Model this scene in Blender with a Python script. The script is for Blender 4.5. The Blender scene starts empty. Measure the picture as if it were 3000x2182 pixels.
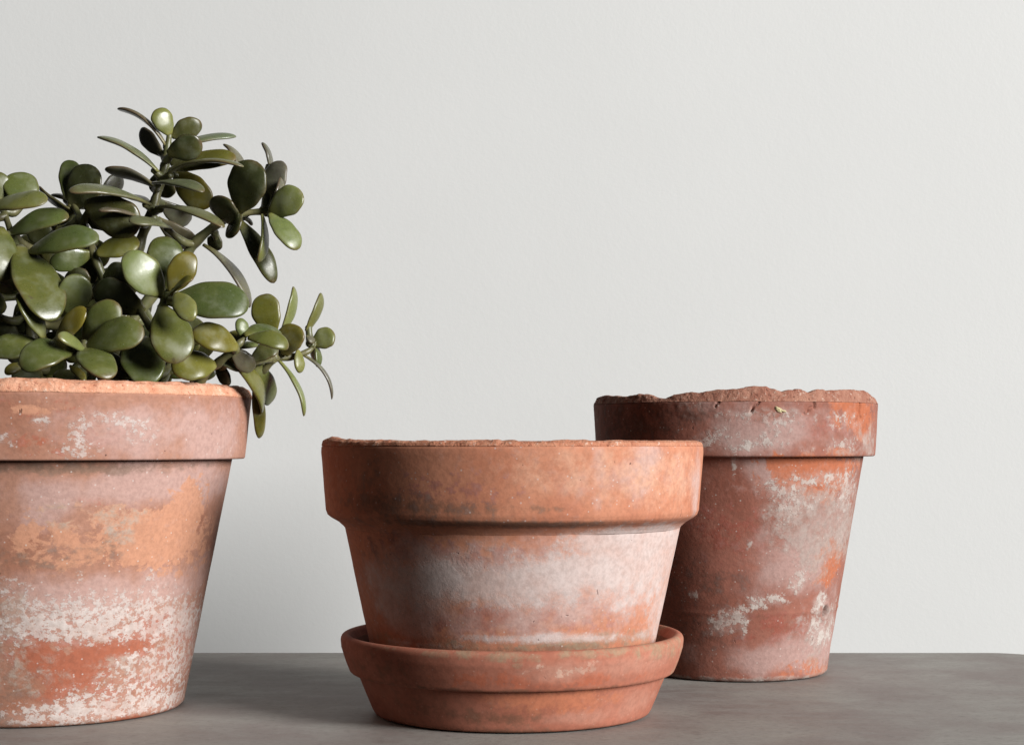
import bpy, math, random
import numpy as np
from mathutils import Vector, Matrix

# ------------------------------------------------------------------ camera
scene = bpy.context.scene
cam_data = bpy.data.cameras.new('camera')
cam = bpy.data.objects.new('camera', cam_data)
scene.collection.objects.link(cam)
cam.location = (0.0, -1.0, 0.1675)
cam.rotation_euler = (math.radians(90), 0, 0)
cam_data.lens = 60.0
cam_data.sensor_width = 36.0
cam_data.shift_y = 0.0697
cam_data.clip_start = 0.02
cam_data.clip_end = 100.0
scene.camera = cam

# ------------------------------------------------------------------ light
world = bpy.data.worlds.new('World')
scene.world = world
world.use_nodes = True
bg = world.node_tree.nodes['Background']
bg.inputs['Color'].default_value = (0.93, 0.97, 1.0, 1)
bg.inputs['Strength'].default_value = 0.03

def window_lamp(name, loc, target, sx, sy, power, col):
    ld = bpy.data.lights.new(name, 'AREA')
    ld.shape = 'RECTANGLE'; ld.size = sx; ld.size_y = sy
    ld.energy = power; ld.color = col
    o = bpy.data.objects.new(name, ld)
    scene.collection.objects.link(o)
    o.location = loc
    d = Vector(target) - Vector(loc)
    o.rotation_euler = d.to_track_quat('-Z', 'Y').to_euler()
    return o
AZ, EL, DIST = math.radians(55), math.radians(19), 10.0
TGT = (0.0, 0.1, 0.12)
window_lamp('window_light',
            (TGT[0] + DIST*math.cos(EL)*math.sin(AZ), TGT[1] - DIST*math.cos(EL)*math.cos(AZ), TGT[2] + DIST*math.sin(EL)),
            TGT, 3.5, 4.6, 2640.0, (1.0, 0.992, 0.98))

scene.view_settings.view_transform = 'Standard'
scene.view_settings.look = 'None'
scene.view_settings.exposure = 0.0
scene.view_settings.gamma = 1.0
scene.view_settings.use_curve_mapping = False
scene.cycles.max_bounces = 8

# ------------------------------------------------------------------ helpers
def lin(r, g, b):
    f = lambda c: (c/255/12.92) if c/255 <= 0.04045 else ((c/255+0.055)/1.055)**2.4
    return (f(r), f(g), f(b), 1.0)

def hash3(ix, iy, iz, seed):
    h = (ix.astype(np.int64)*374761393 + iy.astype(np.int64)*668265263 + iz.astype(np.int64)*2147483647 + seed*144665) & 0x7fffffff
    h = ((h ^ (h >> 13))*1274126177) & 0x7fffffff
    h = (h ^ (h >> 16)) & 0x7fffffff
    return h/float(0x7fffffff)

def vnoise(p, scale, seed=0):
    q = p*scale
    i = np.floor(q); f = q - i; f = f*f*(3-2*f)
    i = i.astype(np.int64); r = 0
    for a in (0, 1):
        for b in (0, 1):
            for c in (0, 1):
                w = (f[:,0] if a else 1-f[:,0])*(f[:,1] if b else 1-f[:,1])*(f[:,2] if c else 1-f[:,2])
                r = r + w*hash3(i[:,0]+a, i[:,1]+b, i[:,2]+c, seed)
    return r*2-1

def fbm(p, scale, octaves=4, gain=0.5, seed=0):
    r = 0; amp = 1.0; tot = 0
    for k in range(octaves):
        r = r + amp*vnoise(p, scale*2.03**k, seed+k*17); tot += amp; amp *= gain
    return r/tot

def mesh_object(name, verts, faces, mat, parent=None, smooth=True):
    me = bpy.data.meshes.new(name)
    me.from_pydata([tuple(v) for v in verts] if not isinstance(verts, np.ndarray) else verts.tolist(), [], faces)
    if smooth:
        me.polygons.foreach_set('use_smooth', [True]*len(me.polygons))
    me.update()
    if mat: me.materials.append(mat)
    o = bpy.data.objects.new(name, me)
    scene.collection.objects.link(o)
    o.parent = parent
    return o

def thing(name, label, cat, loc):
    o = bpy.data.objects.new(name, None)
    o.empty_display_size = 0.02
    scene.collection.objects.link(o)
    o.location = loc
    o['label'] = label; o['category'] = cat
    return o

class NT:
    """small wrapper to write node trees briefly"""
    def __init__(self, name):
        self.mat = bpy.data.materials.new(name)
        self.mat.use_nodes = True
        self.t = self.mat.node_tree
        self.bsdf = self.t.nodes['Principled BSDF']
    def n(self, kind, **kw):
        nd = self.t.nodes.new(kind)
        for k, v in kw.items(): setattr(nd, k, v)
        return nd
    def put(self, sock, val):
        if isinstance(val, bpy.types.NodeSocket): self.t.links.new(val, sock)
        else: sock.default_value = val
    def math(self, op, a, b=0.0, c=None):
        nd = self.n('ShaderNodeMath', operation=op)
        self.put(nd.inputs[0], a); self.put(nd.inputs[1], b)
        if c is not None: self.put(nd.inputs[2], c)
        return nd.outputs[0]
    def coords(self, sx=1, sy=1, sz=1):
        tc = self.n('ShaderNodeTexCoord'); mp = self.n('ShaderNodeMapping')
        mp.inputs['Scale'].default_value = (sx, sy, sz)
        self.t.links.new(tc.outputs['Object'], mp.inputs['Vector'])
        return mp.outputs[0]
    def noise(self, vec, scale, detail=6, rough=0.6, dist=0.0):
        nd = self.n('ShaderNodeTexNoise')
        self.put(nd.inputs['Vector'], vec); nd.inputs['Scale'].default_value = scale
        nd.inputs['Detail'].default_value = detail; nd.inputs['Roughness'].default_value = rough
        nd.inputs['Distortion'].default_value = dist
        return nd.outputs['Fac']
    def step(self, v, lo, hi, out0=0.0, out1=1.0):
        nd = self.n('ShaderNodeMapRange', interpolation_type='SMOOTHSTEP')
        self.put(nd.inputs['Value'], v)
        nd.inputs['From Min'].default_value = lo; nd.inputs['From Max'].default_value = hi
        nd.inputs['To Min'].default_value = out0; nd.inputs['To Max'].default_value = out1
        return nd.outputs[0]
    def mix(self, fac, a, b, mode='MIX'):
        nd = self.n('ShaderNodeMix', data_type='RGBA', blend_type=mode)
        self.put(nd.inputs[0], fac); self.put(nd.inputs[6], a); self.put(nd.inputs[7], b)
        return nd.outputs[2]
    def bump(self, h, strength, dist, normal=None):
        nd = self.n('ShaderNodeBump')
        nd.inputs['Strength'].default_value = strength; nd.inputs['Distance'].default_value = dist
        self.put(nd.inputs['Height'], h)
        if normal is not None: self.put(nd.inputs['Normal'], normal)
        return nd.outputs[0]

# ------------------------------------------------------------------ materials
def wall_material():
    m = NT('wall_paint')
    v = m.coords(1, 1, 1)
    a = m.noise(v, 3, 4, 0.5)
    c = m.mix(m.step(a, 0.3, 0.7), (0.478, 0.480, 0.471, 1), (0.494, 0.496, 0.487, 1))
    m.put(m.bsdf.inputs['Base Color'], c)
    m.bsdf.inputs['Roughness'].default_value = 0.75
    m.bsdf.inputs['Specular IOR Level'].default_value = 0.25
    h = m.math('ADD', m.noise(m.coords(1, 1, 0.8), 90, 5, 0.6), m.math('MULTIPLY', m.noise(v, 330, 3, 0.6), 0.9))
    m.put(m.bsdf.inputs['Normal'], m.bump(h, 0.085, 0.0012))
    return m.mat

def table_material():
    m = NT('grey_table_surface')
    v = m.coords(1, 1, 1); vs = m.coords(0.35, 1.0, 1)
    big = m.noise(v, 11, 6, 0.6)
    streak = m.noise(vs, 60, 6, 0.65)
    fine = m.noise(vs, 520, 4, 0.7)
    c = m.mix(m.step(big, 0.38, 0.62), (0.180, 0.150, 0.137, 1), (0.240, 0.228, 0.206, 1))
    c = m.mix(m.step(streak, 0.40, 0.64, 0, 0.75), c, (0.225, 0.208, 0.192, 1))
    c = m.mix(m.step(fine, 0.50, 0.68, 0, 0.55), c, (0.105, 0.090, 0.083, 1))
    spk = m.noise(m.coords(0.7, 1, 1), 330, 2, 0.5)
    c = m.mix(m.step(spk, 0.70, 0.76, 0, 0.7), c, (0.30, 0.285, 0.265, 1))
    c = m.mix(m.step(spk, 0.27, 0.22, 0, 0.7), c, (0.07, 0.055, 0.05, 1))
    m.put(m.bsdf.inputs['Base Color'], c)
    m.put(m.bsdf.inputs['Roughness'], m.step(streak, 0.3, 0.7, 0.50, 0.62))
    m.bsdf.inputs['Specular IOR Level'].default_value = 0.16
    m.put(m.bsdf.inputs['Normal'], m.bump(m.math('ADD', fine, streak), 0.3, 0.0008))
    return m.mat

def terracotta(name, base1, base2, white, pale, orange, dark, grey, red,
               squash=1.0, wcrisp=0.05, wscale=110, bump=0.35, specks=1.0, pits=1.0, wk=4.2, haze=0.7, osoft=0.16, mott=0.30, tint=0.66):
    """fired clay with layers of weathering and some painted shade; the layers' whereabouts are stored on the mesh
    (stain_shade_a: white, pale, orange, dark; stain_b: grey, red), their broken edges come from noise"""
    m = NT(name)
    v = m.coords(1, 1, 1); vs = m.coords(1, 1, squash)
    A = m.n('ShaderNodeAttribute', attribute_name='stain_shade_a')
    Bn = m.n('ShaderNodeAttribute', attribute_name='stain_b')
    sa = m.n('ShaderNodeSeparateColor'); m.t.links.new(A.outputs['Color'], sa.inputs[0])
    sb = m.n('ShaderNodeSeparateColor'); m.t.links.new(Bn.outputs['Color'], sb.inputs[0])
    W, P, O, D = sa.outputs[0], sa.outputs[1], sa.outputs[2], A.outputs['Alpha']
    G, R = sb.outputs[0], sb.outputs[1]
    def layer(attr, nz, k, soft):
        s = m.math('ADD', attr, m.math('MULTIPLY', m.math('SUBTRACT', nz, 0.5), k))
        return m.math('MULTIPLY', m.step(s, 0.5-soft, 0.5+soft), m.step(attr, 0.04, 0.26))
    n1 = m.noise(v, 28, 8, 0.62)
    n2 = m.noise(vs, 120, 9, 0.68)
    n3 = m.noise(vs, wscale, 10, 0.72)
    n4 = m.noise(vs, 85, 9, 0.70, 0.3)
    n5 = m.noise(v, 330, 4, 0.65)
    c = m.mix(m.step(n1, 0.36, 0.66), base1, base2)
    c = m.mix(layer(R, n2, 3.4, 0.16), c, red)
    c = m.mix(m.math('MULTIPLY', layer(P, n1, 3.0, 0.45), 0.85), c, pale)
    c = m.mix(m.math('MULTIPLY', layer(O, n4, 4.4, osoft), 0.92), c, orange)
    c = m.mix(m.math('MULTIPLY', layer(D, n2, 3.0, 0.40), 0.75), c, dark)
    gm = layer(G, n4, 5.2, 0.45)
    c = m.mix(m.math('MULTIPLY', gm, m.step(n2, 0.36, 0.62, 0.35, 0.82)), c, grey)
    wm = layer(W, m.math('ADD', n3, m.math('MULTIPLY', m.math('SUBTRACT', n5, 0.5), 1.1/wk)), wk, wcrisp)
    c = m.mix(m.step(m.math('ADD', W, m.math('MULTIPLY', m.math('SUBTRACT', n2, 0.5), 1.5)), 0.0, 1.0, 0.0, haze), c, m.mix(0.5, pale, white))
    wpart = m.math('MULTIPLY', m.step(n2, 0.35, 0.65, 0.70, 1.0), m.step(n1, 0.34, 0.58, 0.45, 1.0))
    c = m.mix(m.math('MULTIPLY', wm, wpart), c, white)
    # mottle and grain
    c = m.mix(m.step(n5, 0.35, 0.7, 0, 0.22), c, (0.10, 0.05, 0.035, 1))
    c = m.mix(m.step(n2, 0.52, 0.8, 0, mott), c, pale)
    vo = m.n('ShaderNodeTexVoronoi', feature='F1'); m.put(vo.inputs['Vector'], v); vo.inputs['Scale'].default_value = 420
    vc = m.n('ShaderNodeSeparateColor'); m.t.links.new(vo.outputs['Color'], vc.inputs[0])
    lightdot = m.math('MULTIPLY', m.step(vo.outputs['Distance'], 0.30, 0.15), m.step(vc.outputs[0], 0.90, 0.93))
    pn = m.noise(m.coords(1.3, 1.0, 0.8), 150, 3, 0.5, 0.6)
    darkdot = m.step(pn, 0.735, 0.765)
    c = m.mix(m.math('MULTIPLY', lightdot, 0.55*specks), c, white)
    c = m.mix(m.math('MULTIPLY', darkdot, 0.7*pits), c, (0.07, 0.03, 0.022, 1))
    c = m.mix(1.0, c, (tint, tint, tint, 1), 'MULTIPLY')
    m.put(m.bsdf.inputs['Base Color'], c)
    m.bsdf.inputs['Roughness'].default_value = 0.88
    m.bsdf.inputs['Specular IOR Level'].default_value = 0.22
    h = m.math('ADD', m.math('MULTIPLY', n2, 0.5), m.math('MULTIPLY', n5, 0.4))
    h = m.math('ADD', h, m.math('MULTIPLY', wm, 0.22))
    h = m.math('ADD', h, m.math('MULTIPLY', gm, 0.15))
    h = m.math('SUBTRACT', h, m.math('MULTIPLY', darkdot, 0.9*pits))
    m.put(m.bsdf.inputs['Normal'], m.bump(h, bump, 0.0014))
    return m.mat

def broken_clay(name, c1, c2, c3, c4, tint=0.66):
    """rough fracture surface of a worn rim"""
    m = NT(name)
    v = m.coords(1, 1, 1)
    a = m.noise(v, 110, 8, 0.7); b = m.noise(v, 300, 6, 0.7); d = m.noise(v, 700, 4, 0.6)
    c = m.mix(m.step(a, 0.36, 0.64), c1, c2)
    c = m.mix(m.step(b, 0.55, 0.68, 0, 0.75), c, c3)
    c = m.mix(m.step(b, 0.42, 0.33, 0, 0.85), c, c4)
    c = m.mix(1.0, c, (tint, tint, tint, 1), 'MULTIPLY')
    m.put(m.bsdf.inputs['Base Color'], c)
    m.bsdf.inputs['Roughness'].default_value = 0.92
    m.bsdf.inputs['Specular IOR Level'].default_value = 0.2
    m.put(m.bsdf.inputs['Normal'], m.bump(m.math('ADD', b, m.math('MULTIPLY', d, 0.4)), 0.8, 0.0016))
    return m.mat

def leaf_material():
    m = NT('jade_leaf')
    v = m.coords(1, 1, 1)
    oi = m.n('ShaderNodeObjectInfo')
    at = m.n('ShaderNodeAttribute', attribute_name='margin')
    tc = m.n('ShaderNodeTexCoord'); ad = m.n('ShaderNodeVectorMath', operation='ADD')
    m.t.links.new(tc.outputs['Object'], ad.inputs[0])
    sc = m.n('ShaderNodeVectorMath', operation='SCALE'); sc.inputs[3].default_value = 7.3
    cb = m.n('ShaderNodeCombineXYZ')
    for k in range(3): m.t.links.new(oi.outputs['Random'], cb.inputs[k])
    m.t.links.new(cb.outputs[0], sc.inputs[0]); m.t.links.new(sc.outputs[0], ad.inputs[1])
    vv = ad.outputs[0]
    n1 = m.noise(vv, 45, 4, 0.55); n2 = m.noise(vv, 600, 3, 0.6); n3 = m.noise(vv, 170, 4, 0.6)
    base = oi.outputs['Color']
    c = m.mix(m.step(n1, 0.35, 0.7, 0, 0.45), base, m.mix(0.5, base, (0.15, 0.135, 0.028, 1)))
    c = m.mix(m.step(n3, 0.45, 0.75, 0, 0.25), c, (0.035, 0.055, 0.022, 1))
    # yellowish leaf foot, reddish margin and tip
    sp = m.n('ShaderNodeSeparateColor'); m.t.links.new(at.outputs['Color'], sp.inputs[0])
    c = m.mix(m.math('MULTIPLY', sp.outputs[1], 0.55), c, (0.19, 0.17, 0.045, 1))
    edge = m.math('MULTIPLY', sp.outputs[0], m.step(n1, 0.35, 0.62, 0.15, 0.75))
    c = m.mix(edge, c, (0.085, 0.035, 0.018, 1))
    # dusty specks
    c = m.mix(m.step(n2, 0.66, 0.78, 0, 0.35), c, (0.30, 0.32, 0.25, 1))
    m.put(m.bsdf.inputs['Base Color'], c)
    wax = m.noise(vv, 90, 5, 0.65)
    c2 = m.mix(m.step(wax, 0.48, 0.72, 0, 0.20), c, (0.21, 0.235, 0.185, 1))
    c2 = m.mix(m.step(m.noise(vv, 260, 2, 0.5), 0.72, 0.78, 0, 0.6), c2, (0.05, 0.035, 0.02, 1))
    m.put(m.bsdf.inputs['Base Color'], c2)
    m.put(m.bsdf.inputs['Roughness'], m.step(wax, 0.35, 0.65, 0.25, 0.46))
    m.bsdf.inputs['Specular IOR Level'].default_value = 0.42
    m.bsdf.inputs['Subsurface Weight'].default_value = 0.12
    m.bsdf.inputs['Subsurface Radius'].default_value = (0.8, 1.0, 0.3)
    m.bsdf.inputs['Subsurface Scale'].default_value = 0.002
    m.put(m.bsdf.inputs['Normal'], m.bump(m.math('ADD', m.math('MULTIPLY', n3, 1.0), m.math('MULTIPLY', n2, 0.25)), 0.10, 0.001))
    return m.mat

def stem_material():
    m = NT('jade_stem')
    v = m.coords(1, 1, 1); vz = m.coords(1, 1, 0.5)
    a = m.noise(v, 60, 5, 0.6); b = m.noise(vz, 300, 4, 0.6)
    c = m.mix(m.step(a, 0.38, 0.62), (0.075, 0.080, 0.032, 1), (0.115, 0.105, 0.045, 1))
    c = m.mix(m.step(b, 0.5, 0.7, 0, 0.5), c, (0.06, 0.045, 0.03, 1))
    m.put(m.bsdf.inputs['Base Color'], c)
    m.bsdf.inputs['Roughness'].default_value = 0.42
    m.put(m.bsdf.inputs['Normal'], m.bump(b, 0.3, 0.001))
    return m.mat

def soil_material():
    m = NT('potting_soil')
    v = m.coords(1, 1, 1)
    a = m.noise(v, 120, 8, 0.7)
    m.put(m.bsdf.inputs['Base Color'], m.mix(m.step(a, 0.35, 0.65), (0.022, 0.016, 0.011, 1), (0.06, 0.042, 0.03, 1)))
    m.bsdf.inputs['Roughness'].default_value = 0.95
    m.put(m.bsdf.inputs['Normal'], m.bump(a, 0.8, 0.004))
    return m.mat

# ------------------------------------------------------------------ setting
WALL_Y = 0.68
def build_wall():
    o = mesh_object('wall', [(-0.9, WALL_Y, -0.35), (1.3, WALL_Y, -0.35), (1.3, WALL_Y, 0.9), (-0.9, WALL_Y, 0.9),
                             (-0.9, WALL_Y+0.1, -0.35), (1.3, WALL_Y+0.1, -0.35), (1.3, WALL_Y+0.1, 0.9), (-0.9, WALL_Y+0.1, 0.9)],
                    [(0, 1, 2, 3), (5, 4, 7, 6), (1, 5, 6, 2), (4, 0, 3, 7), (3, 2, 6, 7), (4, 5, 1, 0)], wall_material(), smooth=False)
    o['kind'] = 'structure'
    o['label'] = 'plain off-white painted wall behind the pots'
def build_table():
    x0, x1, y0, y1, R, T, b = -0.75, 0.425, -0.056, 0.373, 0.045, 0.03, 0.003
    def outline(inset):
        pts = []
        for cx, cy, a0 in ((x1-R, y1-R, 0), (x0+R, y1-R, 90), (x0+R, y0+R, 180), (x1-R, y0+R, 270)):
            for k in range(13):
                a = math.radians(a0 + 90*k/12)
                pts.append((cx + (R-inset)*math.cos(a), cy + (R-inset)*math.sin(a)))
        return pts
    rings = []
    for k in range(5):
        a = math.pi/2*k/4
        rings.append((b*(1-math.sin(a)), -b*(1-math.cos(a))))
    rings.append((0.0, -T))
    verts, faces = [], []
    n = len(outline(0))
    for ins, z in rings:
        verts += [(x, y, z) for x, y in outline(ins)]
    for k in range(len(rings)-1):
        for i in range(n):
            j = (i+1) % n
            faces.append((k*n+j, k*n+i, (k+1)*n+i, (k+1)*n+j))
    faces.append(tuple(range(n)))
    faces.append(tuple(reversed(range((len(rings)-1)*n, len(rings)*n))))
    o = mesh_object('tabletop', verts, faces, table_material(), smooth=False)
    o['kind'] = 'structure'
    o['label'] = 'matt grey tabletop with rounded corner under the pots'
build_wall(); build_table()

# ------------------------------------------------------------------ pots
def resample(profile, ds):
    out = [profile[0]]
    for (r0, z0), (r1, z1) in zip(profile, profile[1:]):
        L = math.hypot(r1-r0, z1-z0); n = max(1, int(round(L/ds)))
        out += [(r0+(r1-r0)*k/n, z0+(z1-z0)*k/n) for k in range(1, n+1)]
    return out

def arc(cx, cz, r, a0, a1, n=5):
    return [(cx + r*math.cos(math.radians(a0+(a1-a0)*k/n)), cz + r*math.sin(math.radians(a0+(a1-a0)*k/n))) for k in range(n+1)]

def stain_shade_fields(theta, z, r, stains_shade):
    th = np.where(np.abs(theta) > math.pi/2+0.25, np.sign(theta)*math.pi - theta, theta)
    f = {k: np.zeros_like(theta) for k in 'WPODGR'}
    for ch, t0, z0, ss, sz, amp in stains_shade:
        g = np.exp(-0.5*((z-z0)/sz)**2)
        if t0 is not None:
            g = g*np.exp(-0.5*((th-math.radians(t0))*r/ss)**2)
        f[ch] += amp*g
    return f

def lathe(name, profile, mat, parent, ds=0.0016, segs=384, wobble=0.0004, closed=False, stains_shade=(), displace=None, seed=1, dark_span=None):
    pr = np.array(resample(profile, ds))
    nr = len(pr)
    th = np.linspace(-math.pi, math.pi, segs, endpoint=False)
    T = np.tile(th, nr); R = np.repeat(pr[:, 0], segs); Z = np.repeat(pr[:, 1], segs)
    K = np.repeat(np.arange(nr)/(nr-1), segs)
    P = np.stack([R*np.sin(T), -R*np.cos(T), Z], 1)
    R2 = R + wobble*fbm(P, 14, 3, 0.5, seed) + wobble*0.35*fbm(P, 90, 3, 0.5, seed+5)
    Z2 = Z.copy()
    if displace: R2, Z2 = displace(T, R2, Z2, P, K)
    R2 = np.where(R < 1e-5, 0, R2)
    V = np.stack([R2*np.sin(T), -R2*np.cos(T), Z2], 1)
    faces = []
    for k in range(nr-1 if not closed else nr):
        a = k*segs; b = ((k+1) % nr)*segs
        for i in range(segs):
            j = (i+1) % segs
            faces.append((a+i, a+j, b+j, b+i))
    o = mesh_object(name, V, faces, mat, parent)
    f = stain_shade_fields(T, Z, R, stains_shade)
    if dark_span is not None: f['D'] = f['D'] + np.where((K > dark_span[0]) & (K < dark_span[1]), dark_span[2], 0.0)  # extra dark layer along one stretch of the section
    A = o.data.attributes.new('stain_shade_a', 'FLOAT_COLOR', 'POINT')
    A.data.foreach_set('color', np.stack([f['W'], f['P'], f['O'], f['D']], 1).astype(np.float32).ravel())
    B = o.data.attributes.new('stain_b', 'FLOAT_COLOR', 'POINT')
    B.data.foreach_set('color', np.stack([f['G'], f['R'], f['R']*0, f['R']*0+1], 1).astype(np.float32).ravel())
    return o

ST_LEFT = [  # layer, bearing in degrees (front = 0), height, spread round, spread up, strength
 ('R',35.0,0.0565,0.0564,0.0141,0.44),
 ('R',36.8,0.0170,0.0576,0.0081,0.36),
 ('R',72.0,0.0402,0.0392,0.0191,0.32),
 ('W',14.9,0.1791,0.0042,0.0031,0.40),
 ('W',23.3,0.1733,0.0047,0.0088,0.39),
 ('W',23.4,0.1636,0.0099,0.0035,0.33),
 ('W',32.4,0.1822,0.0094,0.0043,0.34),
 ('W',37.0,0.1803,0.0065,0.0024,0.33),
 ('W',41.1,0.1735,0.0091,0.0060,0.26),
 ('W',6.1,0.1694,0.0049,0.0048,0.29),
 ('W',69.7,0.1637,0.0042,0.0017,0.39),
 ('P',56.5,0.1767,0.0439,0.0122,0.75),
 ('P',32.5,0.1773,0.0250,0.0098,0.45),
 ('R',32.6,0.1724,0.0125,0.0069,0.48),
 ('R',14.5,0.1675,0.0174,0.0058,0.48),
 ('R',12.1,0.1868,0.0270,0.0048,0.40),
 ('O',12.1,0.1877,0.0212,0.0035,0.28),
 ('P',73.2,0.1675,0.0285,0.0084,0.50),
 ('D',13.5,0.1535,0.0332,0.0023,0.75),  # overhang shade below the rim, painted into the clay colour
 ('D',34.3,0.1520,0.0298,0.0020,0.55),  # painted overhang shade, weaker towards the right
 ('D',61.8,0.1547,0.0395,0.0014,0.35),  # faint right end of the painted overhang shade
 ('P',35.7,0.1426,0.0518,0.0076,0.80),
 ('P',70.4,0.1444,0.0380,0.0095,0.80),
 ('P',16.3,0.1302,0.0216,0.0088,0.60),
 ('G',21.2,0.1261,0.0119,0.0055,0.42),
 ('G',40.8,0.1273,0.0114,0.0040,0.35),
 ('O',63.9,0.1384,0.0111,0.0071,0.76),
 ('O',64.5,0.1279,0.0127,0.0083,0.68),
 ('O',55.6,0.1161,0.0229,0.0103,0.58),
 ('O',43.9,0.1150,0.0213,0.0101,0.48),
 ('O',69.2,0.1044,0.0242,0.0126,0.50),
 ('O',31.1,0.1278,0.0187,0.0044,0.40),
 ('O',27.5,0.1099,0.0286,0.0072,0.46),
 ('O',12.4,0.1164,0.0157,0.0088,0.44),
 ('O',38.9,0.0990,0.0381,0.0056,0.42),
 ('O',99.9,0.0921,0.0148,0.0177,0.44),
 ('D',15.3,0.1004,0.0257,0.0059,0.42),
 ('D',36.1,0.1094,0.0109,0.0060,0.35),
 ('G',38.0,0.1153,0.0078,0.0090,0.38),
 ('R',26.9,0.1339,0.0182,0.0028,0.40),
 ('P',36.2,0.0830,0.0437,0.0081,0.70),
 ('P',75.7,0.0845,0.0254,0.0106,0.70),
 ('P',28.4,0.0755,0.0413,0.0080,0.50),
 ('W',4.8,0.0846,0.0081,0.0055,0.29),
 ('W',17.5,0.0722,0.0179,0.0060,0.33),
 ('W',37.8,0.0746,0.0244,0.0065,0.26),
 ('W',27.6,0.0633,0.0391,0.0052,0.40),
 ('W',59.5,0.0678,0.0217,0.0083,0.36),
 ('W',78.7,0.0604,0.0230,0.0086,0.36),
 ('W',51.2,0.0544,0.0450,0.0058,0.36),
 ('W',21.0,0.0557,0.0221,0.0052,0.36),
 ('W',84.6,0.0421,0.0432,0.0130,0.33),
 ('W',7.6,0.0584,0.0120,0.0119,0.27),
 ('W',49.8,0.0358,0.0207,0.0062,0.29),
 ('W',74.9,0.0268,0.0290,0.0107,0.33),
 ('W',14.2,0.0337,0.0160,0.0060,0.20),
 ('W',48.0,0.0215,0.0303,0.0051,0.27),
 ('W',29.1,0.0118,0.0251,0.0049,0.43),
 ('W',55.8,0.0084,0.0316,0.0046,0.43),
 ('W',11.6,0.0071,0.0221,0.0044,0.36),
 ('W',77.3,0.0048,0.0212,0.0064,0.36),
 ('W',37.5,0.0033,0.0201,0.0024,0.26),
 ('W',25.9,0.0878,0.0024,0.0052,0.27),
 ('W',51.1,0.0886,0.0026,0.0041,0.33),
 ('G',4.3,0.0625,0.0122,0.0139,0.50),
 ('G',10.6,0.0318,0.0140,0.0080,0.45),
 ('G',44.0,0.0346,0.0143,0.0061,0.40),
 ('R',12.5,0.0470,0.0068,0.0080,0.88),
 ('W',12.5,0.0470,0.0064,0.0072,-0.39),
 ('R',23.6,0.0351,0.0122,0.0056,0.88),
 ('W',23.6,0.0351,0.0112,0.0044,-0.33),
 ('R',30.7,0.0405,0.0095,0.0044,0.72),
 ('W',30.7,0.0395,0.0084,0.0036,-0.26),
 ('R',44.6,0.0460,0.0132,0.0041,0.64),
 ('W',44.6,0.0460,0.0120,0.0033,-0.26),
 ('R',25.6,0.0266,0.0082,0.0028,0.72),
 ('R',57.0,0.0598,0.0088,0.0025,0.80),
 ('W',57.1,0.0593,0.0077,0.0021,-0.33),
 ('R',26.1,0.0817,0.0081,0.0032,0.56),
 ('R',16.6,0.0192,0.0070,0.0028,0.64),
 ('R',51.4,0.0009,0.0146,0.0021,0.80),
 ('W',51.4,0.0006,0.0160,0.0017,-0.45),
 ('R',74.8,0.0021,0.0067,0.0013,0.64),
 ('D',7.0,0.0258,0.0121,0.0100,0.50),
 ('D',1.5,0.0053,0.0083,0.0060,0.40),
 ('D',28.1,0.0026,0.0083,0.0012,0.50),
]
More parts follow.
